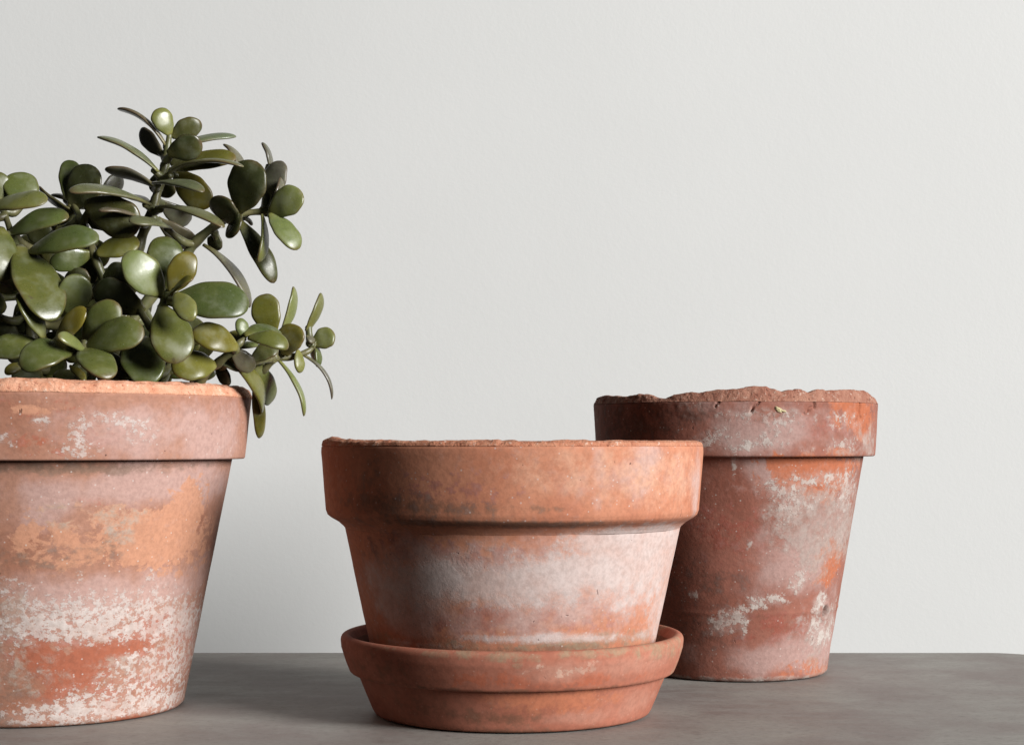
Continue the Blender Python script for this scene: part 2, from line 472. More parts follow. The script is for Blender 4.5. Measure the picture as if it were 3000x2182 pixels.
ST_MID = [  # layer, bearing in degrees (front = 0), height, spread round, spread up, strength
 ('P',-53.3,0.0801,0.0227,0.0182,0.55),
 ('P',-38.7,0.0675,0.0215,0.0119,0.40),
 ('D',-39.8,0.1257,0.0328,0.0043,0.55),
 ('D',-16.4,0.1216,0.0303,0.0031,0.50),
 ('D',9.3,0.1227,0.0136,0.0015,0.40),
 ('D',-44.7,0.1432,0.0182,0.0118,0.25),
 ('O',29.2,0.1435,0.0505,0.0097,0.42),
 ('O',51.0,0.1331,0.0287,0.0100,0.32),
 ('P',24.2,0.1532,0.0035,0.0048,0.55),
 ('P',25.0,0.1397,0.0031,0.0096,0.45),
 ('P',24.7,0.1243,0.0030,0.0039,0.40),
 ('P',72.6,0.1383,0.0069,0.0145,0.60),
 ('P',35.0,0.1434,0.0401,0.0117,0.50),
 ('R',-19.2,0.1321,0.0371,0.0096,0.45),
 ('D',5.8,0.1135,0.0425,0.0013,0.80),  # shade under the rim, painted as a dark strip
 ('D',-25.8,0.1144,0.0331,0.0016,0.50),  # left part of the painted under-rim shade
 ('W',65.1,0.1036,0.0428,0.0049,0.75),
 ('W',41.7,0.1044,0.0284,0.0044,0.62),
 ('W',29.2,0.1042,0.0139,0.0039,0.50),
 ('W',52.8,0.0904,0.0375,0.0081,0.80),
 ('W',33.1,0.0880,0.0220,0.0059,0.75),
 ('W',16.9,0.0830,0.0226,0.0055,0.70),
 ('W',-2.4,0.0793,0.0233,0.0066,0.66),
 ('W',-19.8,0.0808,0.0210,0.0088,0.58),
 ('W',-37.1,0.0817,0.0183,0.0079,0.45),
 ('W',78.1,0.0687,0.0280,0.0168,0.65),
 ('W',46.0,0.0728,0.0187,0.0090,0.50),
 ('W',6.8,0.0694,0.0197,0.0049,0.45),
 ('W',-58.1,0.0693,0.0222,0.0143,0.35),
 ('W',81.2,0.0471,0.0141,0.0106,0.50),
 ('W',-8.8,0.0990,0.0138,0.0058,0.32),
 ('P',23.2,0.0807,0.0564,0.0176,0.50),
 ('P',-23.1,0.0886,0.0346,0.0117,0.45),
 ('P',-0.2,0.0555,0.0488,0.0059,0.35),
 ('R',-9.0,0.0931,0.0394,0.0058,0.70),
 ('R',17.9,0.0610,0.0416,0.0069,0.60),
 ('R',-18.5,0.0570,0.0314,0.0069,0.60),
 ('R',-42.6,0.1013,0.0231,0.0060,0.50),
 ('D',-51.9,0.0986,0.0255,0.0121,0.35),
 ('W',-2.6,0.0471,0.0216,0.0016,0.62),
 ('W',14.7,0.0481,0.0143,0.0020,0.60),
 ('W',32.7,0.0462,0.0146,0.0016,0.45),
 ('W',-38.4,0.0421,0.0241,0.0016,0.42),
 ('W',55.5,0.0445,0.0162,0.0020,0.40),
 ('G',25.5,0.0444,0.0201,0.0028,0.90),
 ('G',51.1,0.0431,0.0212,0.0032,0.75),
 ('D',25.6,0.0428,0.0157,0.0018,0.70),
 ('G',-12.7,0.0436,0.0303,0.0020,0.60),
 ('G',-51.9,0.0424,0.0217,0.0028,0.40),
 ('D',-0.2,0.0404,0.0588,0.0016,0.60),
 ('W',15.9,0.0487,0.0016,0.0016,0.60),
]
ST_SAU = [  # layer, bearing in degrees (front = 0), height, spread round, spread up, strength
 ('G',0.0,0.0477,0.0173,0.0019,0.75),
 ('G',27.1,0.0482,0.0270,0.0019,0.60),
 ('G',58.5,0.0488,0.0183,0.0051,0.70),
 ('G',-27.1,0.0482,0.0315,0.0016,0.50),
 ('G',76.7,0.0357,0.0105,0.0084,0.60),
 ('G',1.6,0.0432,0.0019,0.0019,0.50),
 ('G',43.6,0.0434,0.0030,0.0028,0.60),
 ('P',45.9,0.0399,0.0280,0.0060,0.60),
 ('P',21.7,0.0392,0.0298,0.0049,0.50),
 ('W',10.5,0.0410,0.0099,0.0014,0.50),
 ('W',20.6,0.0387,0.0084,0.0012,0.52),
 ('W',24.9,0.0429,0.0044,0.0012,0.50),
 ('W',3.2,0.0382,0.0039,0.0012,0.40),
 ('W',17.3,0.0365,0.0062,0.0014,0.45),
 ('O',4.7,0.0211,0.0118,0.0031,0.70),
 ('O',17.1,0.0184,0.0186,0.0047,0.60),
 ('O',30.2,0.0212,0.0188,0.0049,0.45),
 ('O',-2.4,0.0222,0.0078,0.0023,0.50),
 ('P',50.9,0.0136,0.0211,0.0081,0.60),
 ('P',26.2,0.0091,0.0203,0.0028,0.50),
 ('D',-2.5,0.0097,0.0177,0.0031,0.60),
 ('D',-27.1,0.0132,0.0341,0.0059,0.30),
 ('D',0.0,0.0014,0.0590,0.0012,0.60),
 ('D',0.0,0.0275,0.0737,0.0008,0.45),
 ('R',-8.6,0.0340,0.0392,0.0039,0.50),
 ('R',28.3,0.0324,0.0343,0.0029,0.50),
 ('D',-50.5,0.0350,0.0316,0.0100,0.30),
]
ST_RIGHT = [  # layer, bearing in degrees (front = 0), height, spread round, spread up, strength
 ('P',47.3,0.1048,0.0318,0.0362,0.50),
 ('P',0.7,0.0847,0.0287,0.0142,0.35),
 ('P',5.4,0.1791,0.0407,0.0116,0.55),
 ('W',12.0,0.1838,0.0224,0.0047,0.29),
 ('W',2.8,0.1698,0.0189,0.0046,0.31),
 ('D',-55.5,0.1820,0.0233,0.0145,0.60),  # shadow on the rim's left side, painted in as dark colour
 ('D',-33.0,0.1840,0.0133,0.0094,0.35),  # inner end of that painted rim shadow
 ('P',-3.7,0.1721,0.0140,0.0093,0.55),
 ('P',14.9,0.1745,0.0153,0.0082,0.65),
 ('P',-10.1,0.1954,0.0209,0.0046,0.45),
 ('W',-13.4,0.1745,0.0047,0.0037,0.36),
 ('W',-2.4,0.1652,0.0051,0.0021,0.42),
 ('W',-19.3,0.1698,0.0053,0.0033,0.36),
 ('W',-5.0,0.1872,0.0139,0.0023,0.31),
 ('W',41.1,0.1841,0.0116,0.0047,0.37),
 ('W',43.9,0.1675,0.0167,0.0033,0.42),
 ('G',60.2,0.1687,0.0141,0.0082,0.84),
 ('G',41.9,0.1627,0.0237,0.0024,0.63),
 ('G',5.3,0.1896,0.0143,0.0023,0.47),
 ('G',-19.1,0.1932,0.0143,0.0028,0.37),
 ('O',49.0,0.1890,0.0165,0.0081,1.03),
 ('O',38.6,0.1959,0.0073,0.0033,0.69),
 ('O',37.8,0.1632,0.0079,0.0024,0.92),
 ('O',54.2,0.1747,0.0082,0.0072,0.69),
 ('R',26.7,0.1792,0.0235,0.0070,0.60),
 ('D',-19.2,0.1873,0.0096,0.0033,0.45),
 ('O',19.1,0.1534,0.0214,0.0052,1.09),
 ('O',42.2,0.1508,0.0278,0.0057,1.09),
 ('O',39.6,0.1364,0.0186,0.0072,0.80),
 ('O',18.0,0.1440,0.0132,0.0047,0.69),
 ('W',10.4,0.1369,0.0085,0.0052,0.44),
 ('W',21.7,0.1392,0.0083,0.0047,0.42),
 ('W',32.3,0.1438,0.0096,0.0038,0.36),
 ('W',17.4,0.1274,0.0079,0.0042,0.42),
 ('W',54.2,0.1336,0.0116,0.0121,0.51),
 ('W',40.9,0.1436,0.0077,0.0033,0.37),
 ('W',16.4,0.1155,0.0068,0.0047,0.36),
 ('W',26.4,0.1248,0.0070,0.0047,0.39),
 ('W',-7.6,0.1546,0.0012,0.0070,0.53),
 ('G',27.0,0.1177,0.0178,0.0095,0.79),
 ('G',42.1,0.1195,0.0198,0.0120,1.00),
 ('G',34.4,0.1054,0.0201,0.0096,0.89),
 ('G',51.6,0.0996,0.0209,0.0097,0.73),
 ('G',24.5,0.1010,0.0075,0.0048,0.63),
 ('G',66.1,0.1134,0.0115,0.0147,0.73),
 ('G',39.3,0.0858,0.0111,0.0096,0.58),
 ('P',8.4,0.1487,0.0098,0.0094,0.60),
 ('P',25.9,0.0841,0.0205,0.0119,0.65),
 ('O',51.3,0.0850,0.0124,0.0082,1.09),
 ('O',49.2,0.0705,0.0096,0.0058,0.57),
 ('W',28.9,0.0743,0.0061,0.0048,0.42),
 ('W',25.3,0.0673,0.0041,0.0038,0.42),
 ('W',10.3,0.0582,0.0113,0.0038,0.44),
 ('W',3.0,0.0571,0.0039,0.0029,0.34),
 ('W',-0.4,0.0979,0.0017,0.0028,0.42),
 ('W',-28.8,0.0622,0.0026,0.0022,0.51),
 ('W',-11.3,0.0448,0.0091,0.0048,0.51),
 ('W',-5.8,0.0486,0.0033,0.0029,0.34),
 ('W',-2.1,0.0413,0.0019,0.0060,0.42),
 ('W',-15.1,0.0374,0.0072,0.0029,0.36),
 ('W',44.0,0.0563,0.0074,0.0048,0.47),
 ('W',42.5,0.0393,0.0056,0.0060,0.51),
 ('W',53.3,0.0307,0.0110,0.0061,0.53),
 ('G',48.6,0.0337,0.0188,0.0146,0.63),
 ('G',67.3,0.0066,0.0165,0.0074,0.32),
 ('P',55.7,0.0230,0.0240,0.0122,0.75),
 ('W',64.5,0.0443,0.0082,0.0099,0.34),
 ('P',-1.8,0.0194,0.0312,0.0072,0.60),
 ('P',23.3,0.0139,0.0256,0.0072,0.50),
 ('O',42.5,0.0098,0.0159,0.0044,0.63),
 ('O',61.2,0.0025,0.0232,0.0034,0.69),
 ('G',2.4,0.0019,0.0730,0.0012,1.05),
 ('W',12.9,0.0007,0.0515,0.0010,0.51),
 ('R',-12.3,0.1061,0.0308,0.0189,0.50),
 ('R',17.4,0.0361,0.0240,0.0119,0.60),
 ('D',-24.5,0.0406,0.0202,0.0144,0.50),
 ('D',-16.2,0.0725,0.0241,0.0071,0.35),
 ('D',-32.9,0.0958,0.0161,0.0191,0.30),
]
HOLE = (51.1, 0.0482)
LICHEN = (9.8, 0.1907)
CRACKS = [(-12.9,0.1977,-14.7,0.1936,0.0010), (1.4,0.1958,-1.2,0.1898,0.0013), (24.2,0.1979,23.9,0.1918,0.0010), (23.9,0.1932,19.5,0.1880,0.0008), (51.0,0.1982,47.0,0.1828,0.0012), (49.2,0.1902,51.1,0.1855,0.0008)]
BREAK = [(-0.998,0.2019), (-0.964,0.2028), (-0.840,0.2013), (-0.742,0.2026), (-0.683,0.2017), (-0.631,0.1992), (-0.580,0.1991), (-0.512,0.2020), (-0.420,0.2033), (-0.360,0.2023), (-0.247,0.2050), (-0.118,0.2045), (-0.012,0.2069), (0.077,0.2070), (0.139,0.2051), (0.194,0.2033), (0.240,0.2048), (0.334,0.2049), (0.383,0.2031), (0.459,0.2052), (0.529,0.2046), (0.634,0.2052), (0.744,0.2056), (0.846,0.2054), (0.903,0.2040), (0.947,0.2017)]  # sine of bearing, height of the broken edge

def pot_body_profile(outer, wall, floor):
    """outer: (r,z) bottom to top; returns closed section: foot, outside, inside, floor"""
    r0 = outer[0][0]
    inner = [(r-wall, z) for r, z in outer if z > floor+0.01]
    return [(0.006, 0.0008), (r0-0.004, 0.0008)] + [(r0-0.0015, 0.0009), (r0, 0.0028)] + outer[1:] + list(reversed(inner)) + \
           [(r0-wall-0.004, floor+0.002), (r0-wall-0.012, floor), (0.006, floor), (0.006, 0.0008)]

# ---- tall pot at the left
left_pot = thing('terracotta_pot', 'tall terracotta pot with white mineral crust on its lower half, holding the jade plant', 'plant pot', (-0.2987, 0.09, 0.0))
m_left = terracotta('weathered_clay_with_lime', lin(188, 138, 116), lin(174, 118, 94), lin(224, 212, 205), lin(206, 170, 160),
                    lin(216, 157, 126), lin(132, 108, 92), lin(190, 176, 162), lin(180, 106, 80), squash=1.35, tint=0.61, wcrisp=0.16, wscale=210, wk=4.6, haze=0.35)
lathe('body', pot_body_profile([(0.0880, 0.0), (0.1030, 0.080), (0.1191, 0.161)], 0.011, 0.012), m_left, left_pot, stains_shade=ST_LEFT, seed=3)
lathe('rim', [(0.1165, 0.1585), (0.1255, 0.1580)] + arc(0.1253, 0.1594, 0.0014, -80, 0, 4) + [(0.1308, 0.1962), (0.1302, 0.1972), (0.120, 0.2005), (0.1165, 0.1995), (0.1150, 0.170)],
      m_left, left_pot, ds=0.0012, closed=True, stains_shade=ST_LEFT, seed=4)
def worn_left(T, R, Z, P, K):
    n = fbm(P, 60, 4, 0.55, 31); n2 = fbm(P, 190, 3, 0.6, 33)
    w = np.sin(np.clip(K, 0, 1)*math.pi)
    low = fbm(np.stack([np.sin(T), np.cos(T), T*0], 1), 2.2, 3, 0.5, 38)
    return R + 0.0009*n2*w + 0.0005*n, Z + 0.0012*n*w + 0.0007*n2*w + 0.0007*low
m_left_edge = broken_clay('worn_orange_rim', lin(232, 176, 146), lin(216, 150, 118), lin(244, 214, 192), lin(156, 86, 64))
lathe('rim_edge', [(0.1285, 0.1955), (0.1311, 0.1968), (0.1308, 0.1985), (0.1290, 0.2022), (0.1255, 0.2042), (0.1200, 0.2042), (0.1170, 0.2025), (0.1163, 0.1990)],
      m_left_edge, left_pot, ds=0.0007, segs=512, displace=worn_left, seed=5)

# ---- wide pot in the middle
mid_pot = thing('terracotta_pot', 'low wide terracotta pot with a plain orange rim and pale bloom, standing in the saucer', 'plant pot', (0.0003, 0.07, 0.0085))
m_mid = terracotta('clay_with_pale_bloom', lin(204, 138, 108), lin(192, 122, 92), lin(214, 196, 190), lin(206, 174, 164),
                   lin(220, 168, 140), lin(124, 94, 76), lin(150, 132, 108), lin(180, 116, 98), wcrisp=0.40, wscale=75, bump=0.25, specks=1.0, wk=3.4, osoft=0.8, mott=0.14)
zo = 0.0085
lathe('body', pot_body_profile([(0.0812, 0.0), (0.0895, 0.0459-zo), (0.0970, 0.0805-zo), (0.1046, 0.1161-zo), (0.1062, 0.1205-zo)], 0.010, 0.010), m_mid, mid_pot, stains_shade=ST_MID, seed=13)
lathe('rim', [(0.1040, 0.1150-zo), (0.1056, 0.1170-zo), (0.1085, 0.1196-zo), (0.1130, 0.1222-zo), (0.1152, 0.1240-zo), (0.1163, 0.1268-zo), (0.1191, 0.1625-zo)] +
      [(0.1190, 0.1655-zo), (0.1180, 0.1668-zo), (0.108, 0.1672-zo), (0.1050, 0.1640-zo), (0.1030, 0.1300-zo)], m_mid, mid_pot, ds=0.0012, closed=True, stains_shade=ST_MID, seed=14)
def worn_mid(T, R, Z, P, K):
    n = fbm(P, 55, 4, 0.55, 41); n2 = fbm(P, 200, 3, 0.6, 43)
    w = np.sin(np.clip(K, 0, 1)*math.pi)
    q = np.clip((np.radians(38)-T)/0.25, 0.25, 1)            # the rim is smoother on its right-hand side
    notch = np.exp(-0.5*((T+np.radians(72))/0.16)**2)
    chip = np.clip(fbm(np.stack([np.sin(T), np.cos(T), T*0], 1), 9, 3, 0.5, 47)-0.1, 0, 1)*q
    return R - 0.0016*w*chip + 0.0009*n2*w*q, Z + w*q*(0.0009*n + 0.0011*n2) - 0.0024*w*chip + 0.0014*w*notch
m_mid_edge = broken_clay('worn_buff_rim', lin(206, 146, 116), lin(188, 120, 92), lin(232, 212, 196), lin(120, 66, 48))
lathe('rim_edge', [(0.1172, 0.1650-zo), (0.1189, 0.1664-zo), (0.1180, 0.1684-zo), (0.1150, 0.1696-zo), (0.1110, 0.1696-zo), (0.1070, 0.1684-zo), (0.1056, 0.1655-zo)],
      m_mid_edge, mid_pot, ds=0.0006, segs=512, displace=worn_mid, seed=15)

# ---- saucer
saucer = thing('saucer', 'round terracotta saucer with thick rim under the wide middle pot', 'saucer', (0.0, 0.07, 0.0))
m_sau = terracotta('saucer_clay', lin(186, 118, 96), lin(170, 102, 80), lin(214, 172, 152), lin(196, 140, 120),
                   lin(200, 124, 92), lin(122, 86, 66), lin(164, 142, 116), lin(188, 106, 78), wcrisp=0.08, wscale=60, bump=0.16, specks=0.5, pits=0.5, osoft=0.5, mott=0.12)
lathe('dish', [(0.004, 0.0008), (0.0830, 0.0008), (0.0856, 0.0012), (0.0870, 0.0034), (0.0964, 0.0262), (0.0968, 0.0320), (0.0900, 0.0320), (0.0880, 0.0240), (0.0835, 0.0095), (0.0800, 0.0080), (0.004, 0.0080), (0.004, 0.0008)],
      m_sau, saucer, stains_shade=ST_SAU, seed=21, dark_span=(0.52, 0.99, 1.2))  # inside of the dish darker than the outside
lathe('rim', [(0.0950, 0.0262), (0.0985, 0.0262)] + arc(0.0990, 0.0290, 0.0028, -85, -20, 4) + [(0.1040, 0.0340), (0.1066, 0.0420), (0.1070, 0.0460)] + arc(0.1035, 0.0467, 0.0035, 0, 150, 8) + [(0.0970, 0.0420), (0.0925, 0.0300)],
      m_sau, saucer, ds=0.0012, closed=True, stains_shade=ST_SAU, seed=22, dark_span=(0.72, 1.1, 1.1))  # inner face of the rim darker

# ---- broken pot at the right
right_pot = thing('terracotta_pot', 'reddish brown terracotta pot with a broken jagged rim and grey lichen, against the wall', 'plant pot', (0.1646, 0.264, 0.0))
m_right = terracotta('dark_clay_with_lichen', lin(160, 104, 88), lin(140, 86, 70), lin(202, 192, 184), lin(182, 150, 142),
                     lin(186, 108, 74), lin(90, 62, 52), lin(172, 158, 150), lin(152, 84, 68), wcrisp=0.17, wscale=190, wk=4.8, bump=0.5, haze=0.75, osoft=0.22)
HOLE_T, HOLE_Z = math.radians(HOLE[0]), HOLE[1]
def drain_hole(T, R, Z, P, K):
    s = (T-HOLE_T)*0.075; d = np.hypot(s, (Z-HOLE_Z)*1.0)
    outer = (K > 0.12) & (K < 0.55)
    dent = np.clip((0.0046-d)/0.0016, 0, 1); dent = dent*dent*(3-2*dent)
    lip = np.exp(-((d-0.0055)/0.0016)**2)*0.0008
    band = np.exp(-((Z-0.049)/0.0012)**2)*0.0004
    return R - np.where(outer, dent*0.0055, 0) + np.where(outer, lip + band, 0), Z
lathe('body', pot_body_profile([(0.0676, 0.0), (0.0703, 0.0219), (0.0767, 0.058), (0.0875, 0.1213), (0.0944, 0.161)], 0.0095, 0.011), m_right, right_pot,
      ds=0.0012, segs=448, stains_shade=ST_RIGHT, displace=drain_hole, seed=23, wobble=0.0005)
def cracked_rim(T, R, Z, P, K):
    outer = R > 0.100
    d = 0
    T0 = T; T = T + 0.022*fbm(P, 260, 3, 0.6, 67); Z0 = Z; Z = Z + 0.0012*fbm(P, 260, 3, 0.6, 68)
    for t0, z0, t1, z1, w in CRACKS:
        t0, t1 = math.radians(t0), math.radians(t1)
        L2 = ((t1-t0)*0.103)**2 + (z1-z0)**2
        u = np.clip(((T-t0)*0.103*(t1-t0)*0.103 + (Z-z0)*(z1-z0))/L2, 0, 1)
        dd = np.hypot((T-t0-(t1-t0)*u)*0.103, Z-z0-(z1-z0)*u)
        d = np.maximum(d, np.clip(1-dd/w, 0, 1))
    rough = fbm(P, 120, 4, 0.6, 61)*0.0005*np.clip((Z-0.17)/0.02, 0, 1)
    return R - np.where(outer, d*0.0020, 0) + np.where(outer, rough, 0), Z0
lathe('rim', [(0.0915, 0.1592), (0.1000, 0.1586)] + arc(0.1005, 0.1602, 0.0016, -85, 0, 4) + [(0.1030, 0.1750), (0.1041, 0.1958), (0.1036, 0.1964), (0.0960, 0.1966), (0.0925, 0.1960), (0.0912, 0.170)],
      m_right, right_pot, ds=0.0008, segs=960, closed=True, stains_shade=ST_RIGHT, displace=cracked_rim, seed=24)
BX, BH = [b[0] for b in BREAK], [b[1] for b in BREAK]
def broken_right(T, R, Z, P, K):
    x = np.clip(np.sin(T), -1, 1)
    h = np.interp(x, BX, BH)
    h = np.where(np.cos(T) < 0, 0.2005 + 0.002*fbm(np.stack([np.sin(T), np.cos(T), T*0], 1), 4, 3, 0.5, 71), h)
    w = np.sin(np.clip(K, 0, 1)*math.pi)**0.7
    n = fbm(P, 70, 5, 0.6, 51); n2 = fbm(P, 420, 3, 0.65, 53)
    rs = np.random.RandomState(5)
    bt = np.sort(np.concatenate([rs.uniform(-math.pi, math.pi, 150), [-math.pi, math.pi]]))
    fa = rs.uniform(-1, 1, len(bt)); fb = rs.uniform(-1, 1, len(bt)); fa[-1] = fa[0]; fb[-1] = fb[0]
    face_a = np.interp(T, bt, fa); face_b = np.interp(T + 0.012*np.sin(Z*900), bt, fb)
    f = np.clip((Z-0.1965)/0.0085, 0, 1)
    Z2 = 0.1965 + f*(h-0.1965) + w*(0.0004*face_a + 0.0004*n2 + 0.0002*n)
    return R + w*(0.0007*face_b + 0.0005*n2 - 0.0005) + 0.0001*n, Z2
m_right_edge = broken_clay('fractured_red_rim', lin(176, 128, 108), lin(154, 102, 84), lin(212, 186, 170), lin(92, 54, 44))
lathe('rim_edge', [(0.1020, 0.1952), (0.1043, 0.1957), (0.1040, 0.1968), (0.1030, 0.2005), (0.1014, 0.2042), (0.1004, 0.2050), (0.0978, 0.2048), (0.0950, 0.2015), (0.0925, 0.1955)],
      m_right_edge, right_pot, ds=0.0005, segs=720, displace=broken_right, seed=25)

def lichen_patch():
    m = NT('yellow_lichen')
    a = m.noise(m.coords(1, 1, 1), 500, 4, 0.6)
    m.put(m.bsdf.inputs['Base Color'], m.mix(m.step(a, 0.35, 0.65), lin(162, 150, 112), lin(180, 170, 134)))
    m.bsdf.inputs['Roughness'].default_value = 0.95
    m.put(m.bsdf.inputs['Normal'], m.bump(a, 0.8, 0.001))
    t0, z0 = math.radians(LICHEN[0]), LICHEN[1]
    verts, faces, rs = [], [], random.Random(4)
    NR, NA = 5, 30
    edge = [1 + 0.35*math.sin(3*k*2*math.pi/NA+1) + rs.uniform(-0.28, 0.28) for k in range(NA)]
    for i in range(NR):
        f = 1-i/NR
        for k in range(NA):
            a2 = 2*math.pi*k/NA
            s, h = 0.0046*f*edge[k]*math.cos(a2), 0.0016*f*edge[k]*math.sin(a2)
            s, h = s, h - 0.33*s
            r = 0.1034 + 0.0245*(z0+h-0.175)*2 + (0.0002 + 0.0007*(1-f)**0.5 + rs.uniform(-0.0001, 0.0001) if i else -0.0012)
            th = t0 + s/0.1035
            verts.append((r*math.sin(th), -r*math.cos(th), z0+h))
    for i in range(NR-1):
        for k in range(NA):
            j = (k+1) % NA
            faces.append((i*NA+k, i*NA+j, (i+1)*NA+j, (i+1)*NA+k))
    faces.append(tuple((NR-1)*NA+k for k in range(NA)))
    o = mesh_object('lichen_patch', verts, faces, m.mat, right_pot)
    o['label'] = 'small pale yellow crust on the rim'
lichen_patch()

# ------------------------------------------------------------------ soil
def build_soil():
    nr, ns = 26, 72
    P = np.array([((0.1185*k/nr)*math.sin(2*math.pi*i/ns), -(0.1185*k/nr)*math.cos(2*math.pi*i/ns), 0.0) for k in range(1, nr+1) for i in range(ns)] + [(0, 0, 0)])
    P[:, 2] = 0.188 + 0.003*fbm(P, 50, 4, 0.6, 81) + 0.004*(1-(np.hypot(P[:, 0], P[:, 1])/0.1185)**2)
    faces = [((k*ns+i), (k*ns+(i+1) % ns), ((k+1)*ns+(i+1) % ns), ((k+1)*ns+i)) for k in range(nr-1) for i in range(ns)]
    faces += [(nr*ns, (i+1) % ns, i) for i in range(ns)]
    P[:, 0] += -0.2987; P[:, 1] += 0.09
    o = mesh_object('potting_soil', P, faces, soil_material())
    o['kind'] = 'stuff'
    o['label'] = 'dark potting soil inside the tall left pot'
    o['category'] = 'soil'
build_soil()

# ------------------------------------------------------------------ jade plant
BRANCHES = [  # (x, y, z, radius) in metres from the foot of the plant
 [(0.0371,0.0000,-0.0042,0.0065), (0.0481,-0.0050,0.0526,0.0048), (0.0563,-0.0030,0.0919,0.0039), (0.0613,-0.0030,0.1136,0.0035), (0.0663,-0.0040,0.1276,0.0033), (0.0709,-0.0030,0.1408,0.0030), (0.0741,-0.0020,0.1529,0.0029), (0.0770,-0.0010,0.1639,0.0028), (0.0785,0.0000,0.1750,0.0024), (0.0800,0.0000,0.1854,0.0017)],
 [(0.0481,-0.0050,0.0526,0.0043), (0.0698,0.0000,0.0834,0.0037), (0.0894,0.0000,0.1063,0.0033), (0.0975,-0.0010,0.1169,0.0033), (0.1116,-0.0020,0.1279,0.0028), (0.1246,-0.0020,0.1337,0.0024), (0.1397,-0.0010,0.1356,0.0021), (0.1459,-0.0030,0.1345,0.0016)],
 [(0.0205,-0.0200,-0.0044,0.0053), (0.0483,-0.0200,0.0688,0.0034), (0.0430,-0.0200,0.0889,0.0029), (0.0389,-0.0200,0.0999,0.0028), (0.0359,-0.0200,0.1084,0.0027), (0.0325,-0.0150,0.1165,0.0024), (0.0253,-0.0050,0.1286,0.0024), (0.0160,0.0100,0.1415,0.0020)],
 [(0.0019,-0.0300,-0.0044,0.0053), (-0.0030,-0.0200,0.0624,0.0036), (-0.0076,-0.0250,0.0940,0.0032), (-0.0083,-0.0300,0.1073,0.0030), (-0.0123,-0.0280,0.1171,0.0023), (-0.0202,-0.0200,0.1330,0.0019), (-0.0275,-0.0100,0.1387,0.0013)],
 [(0.0345,-0.0500,-0.0046,0.0046), (0.0401,-0.0640,0.0326,0.0029), (0.0429,-0.0700,0.0436,0.0022), (0.0447,-0.0740,0.0474,0.0014)],
 [(0.0719,-0.0400,-0.0045,0.0048), (0.0803,-0.0500,0.0499,0.0033), (0.0878,-0.0620,0.0697,0.0025), (0.0931,-0.0680,0.0770,0.0018)],
 [(0.0909,-0.0300,-0.0044,0.0049), (0.1085,-0.0450,0.0272,0.0031), (0.1209,-0.0560,0.0367,0.0028), (0.1290,-0.0600,0.0431,0.0025), (0.1345,-0.0586,0.0486,0.0021), (0.1370,-0.0562,0.0516,0.0014)],
 [(0.1198,-0.0500,0.0370,0.0025), (0.1376,-0.0370,0.0380,0.0023), (0.1486,-0.0180,0.0411,0.0024), (0.1586,-0.0120,0.0423,0.0022), (0.1689,-0.0080,0.0459,0.0018), (0.1732,-0.0040,0.0505,0.0014)],
 [(-0.0223,-0.0200,-0.0044,0.0053), (-0.0405,-0.0300,0.0511,0.0042), (-0.0416,-0.0200,0.0838,0.0034), (-0.0389,-0.0150,0.1165,0.0030), (-0.0507,-0.0050,0.1481,0.0022)],
 [(-0.0309,-0.0200,-0.0044,0.0053), (-0.0532,-0.0300,0.0426,0.0038), (-0.0822,-0.0200,0.0581,0.0026)],
 [(-0.0076,-0.0250,0.0940,0.0026), (0.0040,-0.0300,0.0723,0.0023), (0.0147,-0.0550,0.0496,0.0017)],
]
